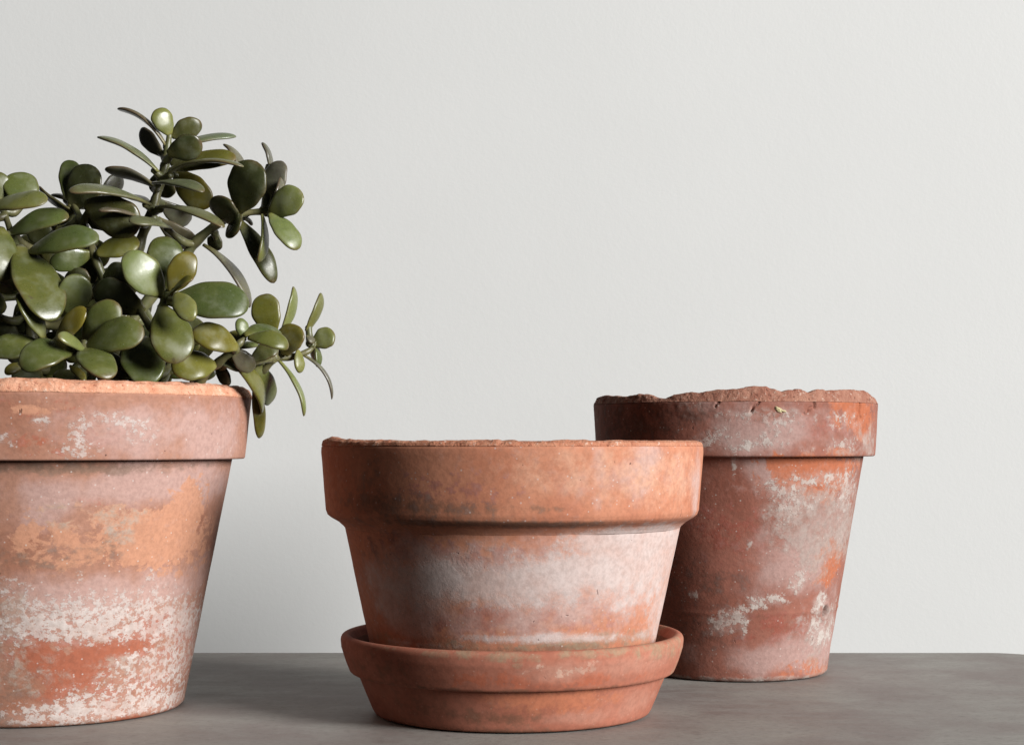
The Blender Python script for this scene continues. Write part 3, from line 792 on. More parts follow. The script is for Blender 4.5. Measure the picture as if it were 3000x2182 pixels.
TWIGS = [
 [(0.0756,-0.0015,0.1584,0.0030), (0.0751,-0.0057,0.1576,0.0026), (0.0713,-0.0100,0.1615,0.0022)],
 [(0.0782,-0.0002,0.1728,0.0030), (0.0763,0.0049,0.1711,0.0026), (0.0717,0.0114,0.1754,0.0022)],
 [(0.0777,-0.0005,0.1694,0.0030), (0.0799,-0.0077,0.1676,0.0026), (0.0857,-0.0159,0.1713,0.0022)],
 [(0.0788,0.0000,0.1771,0.0030), (0.0784,0.0050,0.1754,0.0026), (0.0816,0.0113,0.1778,0.0022)],
 [(0.0753,-0.0016,0.1573,0.0030), (0.0777,-0.0068,0.1555,0.0026), (0.0839,-0.0133,0.1574,0.0022)],
 [(0.1291,-0.0017,0.1343,0.0030), (0.1272,0.0042,0.1413,0.0026), (0.1237,0.0107,0.1594,0.0022)],
 [(0.0770,-0.0010,0.1639,0.0030), (0.0792,0.0045,0.1614,0.0026), (0.0842,0.0094,0.1597,0.0022)],
 [(0.0790,0.0000,0.1781,0.0030), (0.0767,0.0100,0.1752,0.0026), (0.0772,0.0221,0.1764,0.0022)],
 [(0.0735,-0.0022,0.1505,0.0030), (0.0731,-0.0081,0.1492,0.0026), (0.0759,-0.0163,0.1508,0.0022)],
 [(0.0771,-0.0009,0.1650,0.0030), (0.0750,0.0071,0.1622,0.0026), (0.0722,0.0171,0.1610,0.0022)],
 [(0.0160,0.0100,0.1415,0.0030), (0.0237,0.0150,0.1423,0.0026), (0.0338,0.0220,0.1517,0.0022)],
 [(0.0700,-0.0032,0.1381,0.0030), (0.0704,-0.0091,0.1363,0.0026), (0.0677,-0.0176,0.1383,0.0022)],
 [(0.0275,-0.0080,0.1249,0.0030), (0.0293,-0.0140,0.1288,0.0026), (0.0348,-0.0202,0.1365,0.0022)],
 [(0.0663,-0.0040,0.1276,0.0030), (0.0657,-0.0120,0.1262,0.0026), (0.0622,-0.0228,0.1299,0.0022)],
 [(0.0958,-0.0008,0.1148,0.0030), (0.0896,-0.0079,0.1158,0.0026), (0.0813,-0.0185,0.1230,0.0022)],
 [(0.0695,-0.0033,0.1368,0.0030), (0.0723,-0.0091,0.1346,0.0026), (0.0785,-0.0168,0.1352,0.0022)],
 [(0.0718,-0.0027,0.1444,0.0030), (0.0721,0.0012,0.1427,0.0026), (0.0745,0.0079,0.1418,0.0022)],
 [(0.0681,-0.0036,0.1329,0.0030), (0.0701,-0.0008,0.1312,0.0026), (0.0749,0.0038,0.1295,0.0022)],
 [(0.0709,-0.0030,0.1408,0.0030), (0.0682,0.0035,0.1390,0.0026), (0.0629,0.0128,0.1427,0.0022)],
 [(0.1246,-0.0020,0.1337,0.0030), (0.1251,-0.0050,0.1331,0.0026), (0.1271,-0.0094,0.1377,0.0022)],
 [(0.1416,-0.0016,0.1353,0.0030), (0.1434,0.0022,0.1375,0.0026), (0.1457,0.0066,0.1471,0.0022)],
 [(0.1397,-0.0010,0.1356,0.0030), (0.1407,0.0070,0.1450,0.0026), (0.1408,0.0160,0.1680,0.0022)],
 [(0.1459,-0.0030,0.1345,0.0030), (0.1457,-0.0060,0.1329,0.0026), (0.1480,-0.0104,0.1303,0.0022)],
 [(0.1246,-0.0020,0.1337,0.0030), (0.1241,0.0010,0.1332,0.0026), (0.1264,0.0061,0.1325,0.0022)],
 [(0.1207,-0.0020,0.1320,0.0030), (0.1222,-0.0060,0.1270,0.0026), (0.1222,-0.0124,0.1281,0.0022)],
 [(0.1246,-0.0020,0.1337,0.0030), (0.1245,-0.0050,0.1324,0.0026), (0.1242,-0.0105,0.1298,0.0022)],
 [(0.1073,-0.0017,0.1246,0.0030), (0.1084,0.0017,0.1224,0.0026), (0.1086,0.0067,0.1189,0.0022)],
 [(-0.0216,-0.0180,0.1342,0.0030), (-0.0154,-0.0140,0.1331,0.0026), (-0.0101,-0.0088,0.1402,0.0022)],
 [(-0.0186,-0.0216,0.1298,0.0030), (-0.0237,-0.0283,0.1277,0.0026), (-0.0251,-0.0364,0.1310,0.0022)],
 [(0.0160,0.0100,0.1415,0.0030), (0.0133,0.0150,0.1417,0.0026), (0.0076,0.0224,0.1468,0.0022)],
 [(-0.0083,-0.0300,0.1073,0.0030), (-0.0028,-0.0350,0.1042,0.0026), (0.0064,-0.0412,0.1061,0.0022)],
 [(-0.0123,-0.0280,0.1171,0.0030), (-0.0141,-0.0340,0.1167,0.0026), (-0.0154,-0.0416,0.1166,0.0022)],
 [(0.0094,-0.0425,0.0610,0.0030), (0.0189,-0.0412,0.0601,0.0026), (0.0293,-0.0419,0.0686,0.0022)],
 [(0.0440,-0.0200,0.0849,0.0030), (0.0372,-0.0225,0.0806,0.0026), (0.0290,-0.0252,0.0845,0.0022)],
 [(0.0147,-0.0550,0.0496,0.0030), (0.0200,-0.0600,0.0471,0.0026), (0.0279,-0.0660,0.0518,0.0022)],
 [(0.0429,-0.0700,0.0436,0.0030), (0.0427,-0.0675,0.0452,0.0026), (0.0451,-0.0662,0.0517,0.0022)],
 [(0.0445,-0.0736,0.0471,0.0030), (0.0449,-0.0758,0.0436,0.0026), (0.0439,-0.0816,0.0433,0.0022)],
 [(0.0438,-0.0720,0.0455,0.0030), (0.0409,-0.0750,0.0425,0.0026), (0.0357,-0.0810,0.0410,0.0022)],
 [(0.0147,-0.0550,0.0496,0.0030), (0.0090,-0.0575,0.0399,0.0026), (0.0012,-0.0629,0.0339,0.0022)],
 [(0.0447,-0.0740,0.0474,0.0030), (0.0444,-0.0770,0.0440,0.0026), (0.0464,-0.0828,0.0411,0.0022)],
 [(0.0407,-0.0652,0.0348,0.0030), (0.0377,-0.0676,0.0333,0.0026), (0.0372,-0.0723,0.0319,0.0022)],
 [(0.0803,-0.0500,0.0499,0.0030), (0.0772,-0.0500,0.0500,0.0026), (0.0748,-0.0528,0.0492,0.0022)],
 [(0.0412,-0.0664,0.0370,0.0030), (0.0452,-0.0582,0.0374,0.0026), (0.0515,-0.0521,0.0412,0.0022)],
 [(0.0899,-0.0644,0.0727,0.0030), (0.0906,-0.0602,0.0744,0.0026), (0.0907,-0.0560,0.0833,0.0022)],
 [(0.0931,-0.0680,0.0770,0.0030), (0.0951,-0.0740,0.0748,0.0026), (0.1000,-0.0820,0.0782,0.0022)],
 [(0.0931,-0.0680,0.0770,0.0030), (0.0971,-0.0770,0.0733,0.0026), (0.1031,-0.0883,0.0728,0.0022)],
 [(0.0904,-0.0650,0.0734,0.0030), (0.0899,-0.0675,0.0707,0.0026), (0.0906,-0.0719,0.0666,0.0022)],
 [(0.0825,-0.0536,0.0559,0.0030), (0.0776,-0.0468,0.0591,0.0026), (0.0692,-0.0400,0.0704,0.0022)],
 [(0.0462,-0.0200,0.0769,0.0030), (0.0564,-0.0275,0.0756,0.0026), (0.0634,-0.0342,0.0843,0.0022)],
 [(0.0435,-0.0200,0.0869,0.0030), (0.0439,-0.0250,0.0850,0.0026), (0.0475,-0.0300,0.0837,0.0022)],
 [(0.1312,-0.0594,0.0453,0.0030), (0.1323,-0.0622,0.0442,0.0026), (0.1300,-0.0665,0.0462,0.0022)],
 [(0.1431,-0.0275,0.0396,0.0030), (0.1400,-0.0254,0.0384,0.0026), (0.1375,-0.0201,0.0372,0.0022)],
 [(0.1486,-0.0180,0.0411,0.0030), (0.1423,-0.0142,0.0344,0.0026), (0.1359,-0.0083,0.0294,0.0022)],
 [(0.1496,-0.0174,0.0412,0.0030), (0.1491,-0.0177,0.0460,0.0026), (0.1477,-0.0177,0.0589,0.0022)],
 [(0.1546,-0.0144,0.0418,0.0030), (0.1535,-0.0142,0.0467,0.0026), (0.1534,-0.0133,0.0597,0.0022)],
 [(0.1732,-0.0040,0.0505,0.0030), (0.1703,-0.0040,0.0533,0.0026), (0.1690,-0.0031,0.0628,0.0022)],
 [(0.1723,-0.0048,0.0496,0.0030), (0.1703,-0.0064,0.0514,0.0026), (0.1711,-0.0080,0.0529,0.0022)],
 [(0.1317,-0.0593,0.0458,0.0030), (0.1283,-0.0546,0.0460,0.0026), (0.1267,-0.0468,0.0514,0.0022)],
 [(0.1252,-0.0461,0.0373,0.0030), (0.1211,-0.0400,0.0356,0.0026), (0.1184,-0.0330,0.0345,0.0022)],
 [(0.1085,-0.0450,0.0272,0.0030), (0.1049,-0.0425,0.0279,0.0026), (0.1050,-0.0414,0.0314,0.0022)],
 [(-0.0076,-0.0250,0.0940,0.0030), (-0.0062,-0.0075,0.0946,0.0026), (-0.0075,0.0116,0.1089,0.0022)],
 [(-0.0397,-0.0165,0.1067,0.0030), (-0.0296,-0.0082,0.1009,0.0026), (-0.0211,0.0021,0.1000,0.0022)],
 [(-0.0021,-0.0220,0.0490,0.0030), (-0.0043,-0.0260,0.0487,0.0026), (-0.0102,-0.0300,0.0527,0.0022)],
 [(0.0051,-0.0325,0.0700,0.0030), (0.0107,-0.0262,0.0635,0.0026), (0.0160,-0.0200,0.0664,0.0022)],
 [(0.0400,-0.0200,0.0469,0.0030), (0.0421,-0.0250,0.0452,0.0026), (0.0457,-0.0300,0.0506,0.0022)],
 [(0.0786,-0.0480,0.0390,0.0030), (0.0710,-0.0390,0.0372,0.0026), (0.0656,-0.0291,0.0458,0.0022)],
 [(0.0400,-0.0200,0.0469,0.0030), (0.0495,-0.0200,0.0409,0.0026), (0.0581,-0.0223,0.0379,0.0022)],
 [(0.0803,-0.0500,0.0499,0.0030), (0.0856,-0.0400,0.0471,0.0026), (0.0941,-0.0290,0.0533,0.0022)],
 [(0.1050,-0.0420,0.0209,0.0030), (0.1003,-0.0260,0.0253,0.0026), (0.0982,-0.0100,0.0446,0.0022)],
 [(-0.0006,-0.0250,0.0290,0.0030), (0.0028,-0.0275,0.0292,0.0026), (0.0031,-0.0322,0.0306,0.0022)],
 [(0.0344,-0.0200,0.0322,0.0030), (0.0309,-0.0250,0.0303,0.0026), (0.0257,-0.0327,0.0296,0.0022)],
 [(0.0761,-0.0450,0.0227,0.0030), (0.0794,-0.0275,0.0212,0.0026), (0.0809,-0.0079,0.0336,0.0022)],
 [(0.0160,0.0100,0.1415,0.0030), (0.0073,0.0200,0.1343,0.0026), (-0.0041,0.0319,0.1330,0.0022)],
 [(0.0244,-0.0035,0.1298,0.0030), (0.0155,-0.0017,0.1183,0.0026), (0.0038,0.0000,0.1168,0.0022)],
 [(-0.0040,-0.0210,0.0687,0.0030), (-0.0101,-0.0305,0.0635,0.0026), (-0.0189,-0.0427,0.0667,0.0022)],
 [(-0.0387,-0.0290,0.0456,0.0030), (-0.0322,-0.0395,0.0430,0.0026), (-0.0278,-0.0533,0.0466,0.0022)],
 [(-0.0402,-0.0175,0.1002,0.0030), (-0.0340,-0.0237,0.0984,0.0026), (-0.0305,-0.0319,0.1042,0.0022)],
 [(-0.0400,-0.0140,0.1197,0.0030), (-0.0435,-0.0120,0.1171,0.0026), (-0.0502,-0.0115,0.1188,0.0022)],
 [(-0.0413,-0.0220,0.0773,0.0030), (-0.0420,-0.0260,0.0777,0.0026), (-0.0446,-0.0327,0.0786,0.0022)],
 [(-0.0407,-0.0280,0.0576,0.0030), (-0.0470,-0.0290,0.0567,0.0026), (-0.0569,-0.0315,0.0595,0.0022)],
 [(-0.0532,-0.0300,0.0426,0.0030), (-0.0516,-0.0350,0.0408,0.0026), (-0.0511,-0.0435,0.0407,0.0022)],
 [(-0.0507,-0.0050,0.1481,0.0030), (-0.0526,-0.0025,0.1494,0.0026), (-0.0567,0.0000,0.1565,0.0022)],
 [(-0.0507,-0.0050,0.1481,0.0030), (-0.0526,-0.0025,0.1494,0.0026), (-0.0528,0.0000,0.1568,0.0022)],
 [(0.0470,-0.0045,0.0469,0.0030), (0.0355,0.0012,0.0457,0.0026), (0.0274,0.0057,0.0507,0.0022)],
 [(-0.0035,-0.0205,0.0656,0.0030), (-0.0098,-0.0147,0.0626,0.0026), (-0.0129,-0.0082,0.0670,0.0022)],
 [(0.0372,-0.0200,0.0395,0.0030), (0.0449,-0.0224,0.0356,0.0026), (0.0561,-0.0263,0.0378,0.0022)],
 [(0.0470,-0.0045,0.0469,0.0030), (0.0391,0.0033,0.0443,0.0026), (0.0273,0.0110,0.0484,0.0022)],
 [(-0.0035,-0.0205,0.0656,0.0030), (0.0046,-0.0178,0.0642,0.0026), (0.0120,-0.0159,0.0719,0.0022)],
 [(-0.0011,-0.0240,0.0357,0.0030), (-0.0011,-0.0171,0.0319,0.0026), (0.0027,-0.0109,0.0335,0.0022)],
 [(-0.0416,-0.0200,0.0838,0.0030), (-0.0364,0.0100,0.0657,0.0026), (-0.0274,0.0400,0.0657,0.0022)],
 [(0.0483,-0.0200,0.0688,0.0030), (0.0530,-0.0177,0.0679,0.0026), (0.0538,-0.0160,0.0699,0.0022)],
 [(-0.0006,-0.0250,0.0290,0.0030), (0.0047,-0.0251,0.0276,0.0026), (0.0112,-0.0250,0.0257,0.0022)],
 [(-0.0413,-0.0220,0.0773,0.0030), (-0.0330,-0.0119,0.0714,0.0026), (-0.0273,-0.0047,0.0745,0.0022)],
 [(-0.0410,-0.0250,0.0675,0.0030), (-0.0348,-0.0125,0.0604,0.0026), (-0.0304,-0.0024,0.0594,0.0022)],
 [(0.0778,-0.0470,0.0336,0.0030), (0.0814,-0.0299,0.0304,0.0026), (0.0855,-0.0154,0.0409,0.0022)],
 [(0.0522,-0.0040,0.0722,0.0030), (0.0333,0.0129,0.0676,0.0026), (0.0181,0.0285,0.0790,0.0022)],
 [(0.0437,-0.0030,0.0299,0.0030), (0.0378,0.0031,0.0288,0.0026), (0.0355,0.0077,0.0325,0.0022)],
 [(0.0676,-0.0005,0.0803,0.0030), (0.0601,0.0228,0.0735,0.0026), (0.0490,0.0459,0.0798,0.0022)],
 [(0.0448,-0.0035,0.0356,0.0030), (0.0625,-0.0016,0.0273,0.0026), (0.0779,0.0007,0.0267,0.0022)],
 [(0.0568,-0.0030,0.0649,0.0030), (0.0708,0.0099,0.0458,0.0026), (0.0815,0.0205,0.0406,0.0022)],
 [(0.0769,-0.0460,0.0281,0.0030), (0.0753,-0.0363,0.0272,0.0026), (0.0719,-0.0287,0.0351,0.0022)],
 [(0.0505,-0.0044,0.0644,0.0030), (0.0439,0.0194,0.0569,0.0026), (0.0341,0.0418,0.0621,0.0022)],
 [(0.0568,-0.0030,0.0649,0.0030), (0.0708,0.0005,0.0498,0.0026), (0.0811,0.0029,0.0461,0.0022)],
 [(-0.0016,-0.0230,0.0423,0.0030), (0.0022,-0.0256,0.0414,0.0026), (0.0019,-0.0283,0.0433,0.0022)],
 [(0.0459,-0.0040,0.0412,0.0030), (0.0390,0.0018,0.0390,0.0026), (0.0299,0.0077,0.0455,0.0022)],
 [(0.0633,-0.0015,0.0742,0.0030), (0.0672,0.0185,0.0626,0.0026), (0.0679,0.0374,0.0617,0.0022)],
 [(0.0524,-0.0040,0.0588,0.0030), (0.0602,0.0067,0.0473,0.0026), (0.0715,0.0167,0.0431,0.0022)],
 [(-0.0011,-0.0240,0.0357,0.0030), (0.0051,-0.0158,0.0335,0.0026), (0.0107,-0.0078,0.0415,0.0022)],
 [(0.0455,-0.0200,0.0615,0.0030), (0.0348,-0.0181,0.0623,0.0026), (0.0249,-0.0182,0.0667,0.0022)],
 [(0.0589,-0.0025,0.0680,0.0030), (0.0704,0.0162,0.0504,0.0026), (0.0830,0.0357,0.0510,0.0022)],
 [(0.0803,-0.0500,0.0499,0.0030), (0.0770,-0.0424,0.0479,0.0026), (0.0774,-0.0344,0.0496,0.0022)],
 [(0.0568,-0.0030,0.0649,0.0030), (0.0714,-0.0031,0.0486,0.0026), (0.0886,-0.0053,0.0455,0.0022)],
 [(0.0400,-0.0200,0.0469,0.0030), (0.0360,-0.0198,0.0453,0.0026), (0.0334,-0.0209,0.0496,0.0022)],
 [(0.0568,-0.0030,0.0940,0.0030), (0.0484,-0.0020,0.0938,0.0026), (0.0412,-0.0021,0.0952,0.0022)],
 [(-0.0138,-0.0264,0.1203,0.0030), (-0.0078,-0.0127,0.1119,0.0026), (0.0018,0.0015,0.1108,0.0022)],
 [(-0.0040,-0.0210,0.0687,0.0030), (-0.0022,-0.0058,0.0674,0.0026), (0.0028,0.0099,0.0731,0.0022)],
 [(0.0160,0.0100,0.1415,0.0030), (0.0035,0.0213,0.1134,0.0026), (-0.0071,0.0327,0.0976,0.0022)],
 [(-0.0410,-0.0190,0.0903,0.0030), (-0.0312,-0.0024,0.0812,0.0026), (-0.0176,0.0155,0.0830,0.0022)],
 [(0.0234,-0.0020,0.1311,0.0030), (0.0159,-0.0033,0.1251,0.0026), (0.0116,-0.0029,0.1223,0.0022)],
 [(-0.0044,-0.0215,0.0719,0.0030), (-0.0058,-0.0014,0.0691,0.0026), (-0.0040,0.0205,0.0767,0.0022)],
 [(0.0160,0.0100,0.1415,0.0030), (0.0073,0.0191,0.1286,0.0026), (-0.0048,0.0276,0.1267,0.0022)],
 [(0.0160,0.0100,0.1415,0.0030), (0.0126,0.0226,0.1221,0.0026), (0.0068,0.0347,0.1173,0.0022)],
 [(0.0426,-0.0200,0.0900,0.0030), (0.0306,-0.0086,0.0805,0.0026), (0.0225,0.0027,0.0818,0.0022)],
 [(-0.0049,-0.0220,0.0750,0.0030), (-0.0031,0.0038,0.0722,0.0026), (-0.0043,0.0290,0.0824,0.0022)],
 [(0.0160,0.0100,0.1415,0.0030), (0.0203,0.0228,0.1262,0.0026), (0.0256,0.0344,0.1174,0.0022)],
 [(0.0225,-0.0005,0.1324,0.0030), (0.0231,0.0107,0.1148,0.0026), (0.0247,0.0213,0.1035,0.0022)],
 [(-0.0397,-0.0165,0.1067,0.0030), (-0.0332,-0.0037,0.0997,0.0026), (-0.0270,0.0104,0.0977,0.0022)],
]
LEAVES = [  # foot, tip, width, upper-side normal, arch, tone
 ((0.0774,0.0000,0.1776), (0.0478,0.0000,0.2027), 0.0131, (0.6773,-0.0310,0.7350), 0.10, 'p'),
 ((0.0747,-0.0100,0.1594), (0.0365,-0.0100,0.1823), 0.0151, (0.5033,-0.2025,0.8400), 0.07, 's'),
 ((0.0743,0.0100,0.1727), (0.0565,0.0200,0.1913), 0.0128, (-0.3181,-0.8753,-0.3641), 0.02, 'p'),
 ((0.0800,0.0000,0.1848), (0.0732,-0.0050,0.2004), 0.0146, (0.4285,-0.8819,0.1965), 0.05, 'l'),
 ((0.0804,0.0050,0.1846), (0.0994,0.0050,0.1934), 0.0142, (-0.4084,-0.7717,-0.4876), 0.05, 'd'),
 ((0.0820,-0.0150,0.1703), (0.1040,-0.0200,0.1767), 0.0172, (-0.3498,-0.7722,-0.5305), 0.04, 'd'),
 ((0.0780,0.0100,0.1767), (0.1185,0.0250,0.1891), 0.0132, (-0.1735,-0.4641,0.8686), 0.04, 's'),
 ((0.0805,0.0000,0.1623), (0.1245,-0.0150,0.1677), 0.0179, (0.0511,-0.7887,0.6127), 0.06, 'o'),
 ((0.0801,-0.0120,0.1572), (0.1319,-0.0300,0.1601), 0.0134, (-0.0664,-0.1845,0.9806), 0.10, 's'),
 ((0.1253,0.0100,0.1558), (0.1131,0.0150,0.1818), 0.0136, (0.9060,-0.2908,0.3077), 0.12, 'p'),
 ((0.0813,0.0100,0.1624), (0.1053,0.0050,0.1401), 0.0200, (-0.1264,-0.9717,-0.1998), 0.05, 'o'),
 ((0.0745,0.0200,0.1784), (0.0872,0.0300,0.1689), 0.0144, (-0.1218,-0.9598,-0.2529), 0.05, 'd'),
 ((0.0727,-0.0140,0.1515), (0.1087,-0.0400,0.1435), 0.0138, (0.1130,-0.4417,0.8900), 0.05, 's'),
 ((0.0728,0.0150,0.1643), (0.0699,0.0250,0.1485), 0.0191, (-0.2278,-0.9108,-0.3444), 0.03, 'd'),
 ((0.0721,-0.0060,0.1505), (0.0394,-0.0050,0.1611), 0.0134, (0.2413,-0.3692,-0.8975), -0.10, 'p'),
 ((0.0314,0.0200,0.1491), (0.0433,0.0300,0.1622), 0.0129, (-0.2096,-0.7284,-0.6523), 0.03, 'p'),
 ((0.0153,0.0100,0.1393), (0.0321,0.0000,0.1641), 0.0247, (-0.4301,-0.8197,-0.3783), 0.04, 'd'),
 ((0.0127,0.0100,0.1441), (0.0132,0.0150,0.1714), 0.0152, (0.3469,-0.9313,0.1113), 0.04, 'g'),
 ((0.0708,-0.0150,0.1380), (0.0291,-0.0500,0.1423), 0.0155, (0.1150,-0.4455,0.8879), 0.06, 's'),
 ((0.0313,-0.0100,0.1257), (0.0496,-0.0050,0.1381), 0.0233, (-0.4188,-0.8452,-0.3319), 0.03, 'd'),
 ((0.0312,-0.0200,0.1382), (0.0654,-0.0220,0.1225), 0.0250, (-0.2251,-0.9742,0.0141), 0.06, 'd'),
 ((0.0650,-0.0200,0.1296), (0.0446,-0.0400,0.1318), 0.0098, (0.1657,-0.2759,0.9468), 0.04, 'p'),
 ((0.0833,-0.0150,0.1230), (0.0655,-0.0460,0.1236), 0.0163, (0.0565,-0.5417,0.8387), 0.06, 's'),
 ((0.0751,-0.0150,0.1363), (0.1217,-0.0400,0.1211), 0.0142, (0.2745,-0.3453,0.8975), 0.07, 's'),
 ((0.0723,0.0050,0.1434), (0.0882,0.0250,0.1320), 0.0136, (0.6015,-0.4773,-0.6406), 0.08, 'p'),
 ((0.0720,0.0020,0.1316), (0.0936,0.0150,0.1161), 0.0144, (0.4741,-0.5824,-0.6604), 0.08, 'p'),
 ((0.0655,0.0100,0.1415), (0.0467,0.0300,0.1499), 0.0110, (0.2084,-0.4471,0.8699), 0.03, 'd'),
 ((0.1256,-0.0080,0.1342), (0.1384,-0.0200,0.1643), 0.0290, (-0.5023,-0.7993,-0.3298), 0.03, 'd'),
 ((0.1453,0.0060,0.1431), (0.1484,0.0100,0.1701), 0.0189, (-0.4021,-0.8276,-0.3916), 0.03, 'p'),
 ((0.1418,0.0150,0.1643), (0.1366,0.0200,0.1831), 0.0124, (0.9891,-0.1153,0.0916), 0.08, 'p'),
 ((0.1455,-0.0050,0.1342), (0.1518,0.0000,0.1571), 0.0122, (0.9586,-0.2583,-0.1195), 0.05, 'p'),
 ((0.1455,-0.0080,0.1338), (0.1667,-0.0150,0.1453), 0.0196, (0.3765,-0.8714,0.3144), 0.05, 'l'),
 ((0.1456,-0.0090,0.1332), (0.1643,-0.0200,0.1099), 0.0168, (0.5396,-0.7984,0.2672), 0.06, 'l'),
 ((0.1396,-0.0050,0.1329), (0.1400,-0.0150,0.1021), 0.0109, (0.9619,-0.2358,0.1382), 0.07, 'l'),
 ((0.1237,0.0040,0.1345), (0.1313,0.0100,0.1287), 0.0096, (-0.1507,-0.4648,0.8725), 0.03, 'p'),
 ((0.1237,-0.0100,0.1253), (0.1145,-0.0240,0.1419), 0.0224, (-0.5481,-0.7983,-0.2495), 0.03, 'd'),
 ((0.1243,-0.0080,0.1329), (0.1241,-0.0200,0.1180), 0.0173, (-0.5833,-0.8020,-0.1284), 0.03, 'd'),
 ((0.1238,0.0030,0.1305), (0.1474,0.0000,0.0908), 0.0144, (0.6850,-0.5838,-0.4358), 0.05, 'd'),
 ((0.1095,0.0050,0.1224), (0.1069,0.0100,0.1125), 0.0118, (-0.2428,-0.9677,0.0679), 0.03, 'd'),
 ((0.1020,-0.0020,0.1141), (0.1325,-0.0040,0.0746), 0.0135, (0.8418,-0.3205,0.4343), 0.10, 'p'),
 ((-0.0275,-0.0100,0.1387), (-0.0270,-0.0100,0.1597), 0.0163, (0.4619,-0.8280,0.3180), 0.04, 'g'),
 ((-0.0091,-0.0100,0.1365), (-0.0159,-0.0020,0.1607), 0.0224, (0.3557,-0.8794,0.3165), 0.05, 'g'),
 ((-0.0288,-0.0350,0.1306), (0.0155,-0.0520,0.1357), 0.0210, (0.2572,-0.6562,0.7094), 0.06, 'l'),
 ((-0.0146,-0.0300,0.1168), (0.0253,-0.0400,0.1282), 0.0192, (0.3219,-0.7312,0.6014), 0.07, 'g'),
 ((0.0175,0.0100,0.1367), (-0.0080,0.0150,0.1530), 0.0132, (0.5842,-0.2381,-0.7759), 0.05, 'd'),
 ((0.0105,0.0200,0.1456), (-0.0019,0.0300,0.1506), 0.0111, (0.2870,-0.2845,0.9147), 0.03, 'p'),
 ((0.0026,-0.0400,0.1055), (0.0478,-0.0550,0.1123), 0.0218, (0.3203,-0.7586,0.5674), 0.08, 'g'),
 ((0.0351,-0.0200,0.1069), (0.0122,-0.0320,0.0988), 0.0143, (0.1298,-0.9499,-0.2843), 0.04, 'g'),
 ((-0.0159,-0.0400,0.1202), (-0.0114,-0.0550,0.0864), 0.0209, (0.5514,-0.7899,0.2685), 0.08, 'g'),
 ((-0.0060,-0.0350,0.1095), (0.0237,-0.0700,0.0622), 0.0301, (0.5460,-0.8086,0.2193), 0.06, 'g'),
 ((0.0161,-0.0600,0.0509), (0.0026,-0.0660,0.0780), 0.0160, (0.7972,-0.5401,0.2697), 0.05, 'g'),
 ((0.0284,-0.0400,0.0652), (0.0345,-0.0540,0.0905), 0.0209, (0.3169,-0.8260,0.4661), 0.08, 'l'),
 ((0.0303,-0.0250,0.0808), (0.0246,-0.0260,0.0965), 0.0193, (-0.2113,-0.9474,-0.2404), 0.03, 'd'),
 ((0.0252,-0.0650,0.0490), (0.0442,-0.0720,0.0685), 0.0137, (-0.0619,-0.9395,0.3369), 0.05, 'o'),
 ((0.0424,-0.0650,0.0490), (0.0642,-0.0750,0.0707), 0.0195, (0.3216,-0.8742,0.3637), 0.08, 'g'),
 ((0.0451,-0.0740,0.0456), (0.0823,-0.0880,0.0524), 0.0237, (0.2650,-0.8539,0.4479), 0.09, 'g'),
 ((0.0453,-0.0780,0.0421), (0.0359,-0.1020,0.0495), 0.0122, (0.1520,-0.8118,0.5639), 0.07, 'l'),
 ((0.0151,-0.0550,0.0467), (-0.0142,-0.0660,0.0436), 0.0197, (0.1236,-0.8323,0.5405), 0.07, 'g'),
 ((0.0380,-0.0780,0.0421), (0.0165,-0.1060,0.0316), 0.0219, (0.1507,-0.7884,0.5964), 0.16, 'g'),
 ((0.0033,-0.0600,0.0357), (-0.0040,-0.0700,0.0295), 0.0076, (0.1550,-0.9069,0.3918), 0.03, 'o'),
 ((0.0442,-0.0800,0.0428), (0.0666,-0.1080,0.0256), 0.0214, (0.2892,-0.7323,0.6165), 0.08, 'g'),
 ((0.0347,-0.0700,0.0340), (0.0458,-0.0800,0.0247), 0.0066, (0.5118,-0.7634,0.3942), 0.03, 'o'),
 ((0.0741,-0.0500,0.0520), (0.0826,-0.0800,0.0222), 0.0270, (0.1897,-0.8782,0.4390), 0.12, 'g'),
 ((0.0491,-0.0500,0.0437), (0.0608,-0.0600,0.0318), 0.0135, (0.4183,-0.8591,0.2948), 0.03, 'd'),
 ((0.0886,-0.0620,0.0767), (0.0687,-0.0760,0.1003), 0.0231, (0.1043,-0.9113,0.3983), 0.08, 'l'),
 ((0.0913,-0.0560,0.0793), (0.0865,-0.0560,0.1132), 0.0237, (0.3353,-0.8999,0.2788), 0.08, 'g'),
 ((0.0947,-0.0700,0.0777), (0.1077,-0.0720,0.1015), 0.0167, (0.3831,-0.8870,0.2579), 0.09, 'o'),
 ((0.0971,-0.0800,0.0764), (0.1115,-0.0900,0.0851), 0.0081, (-0.5586,-0.5268,0.6406), 0.04, 'o'),
 ((0.0931,-0.0700,0.0724), (0.1419,-0.0747,0.0708), 0.0260, (0.1991,-0.8868,0.4170), 0.08, 'g'),
 ((0.1011,-0.0860,0.0755), (0.1130,-0.1000,0.0596), 0.0133, (-0.2239,-0.6740,0.7040), 0.05, 'l'),
 ((0.0894,-0.0700,0.0699), (0.1019,-0.0900,0.0351), 0.0256, (0.2878,-0.9029,0.3193), 0.10, 'g'),
 ((0.0727,-0.0400,0.0686), (0.0421,-0.0400,0.0841), 0.0204, (-0.1471,-0.9887,0.0291), 0.05, 'd'),
 ((0.0666,-0.0350,0.0820), (0.0468,-0.0300,0.0965), 0.0191, (-0.0923,-0.9954,-0.0250), 0.04, 'd'),
 ((0.0392,-0.0240,0.1058), (0.0650,-0.0200,0.1146), 0.0161, (0.3138,-0.8311,0.4591), 0.05, 'o'),
 ((0.0385,-0.0150,0.1015), (0.0257,-0.0100,0.0929), 0.0176, (-0.0831,-0.9937,0.0756), 0.03, 'd'),
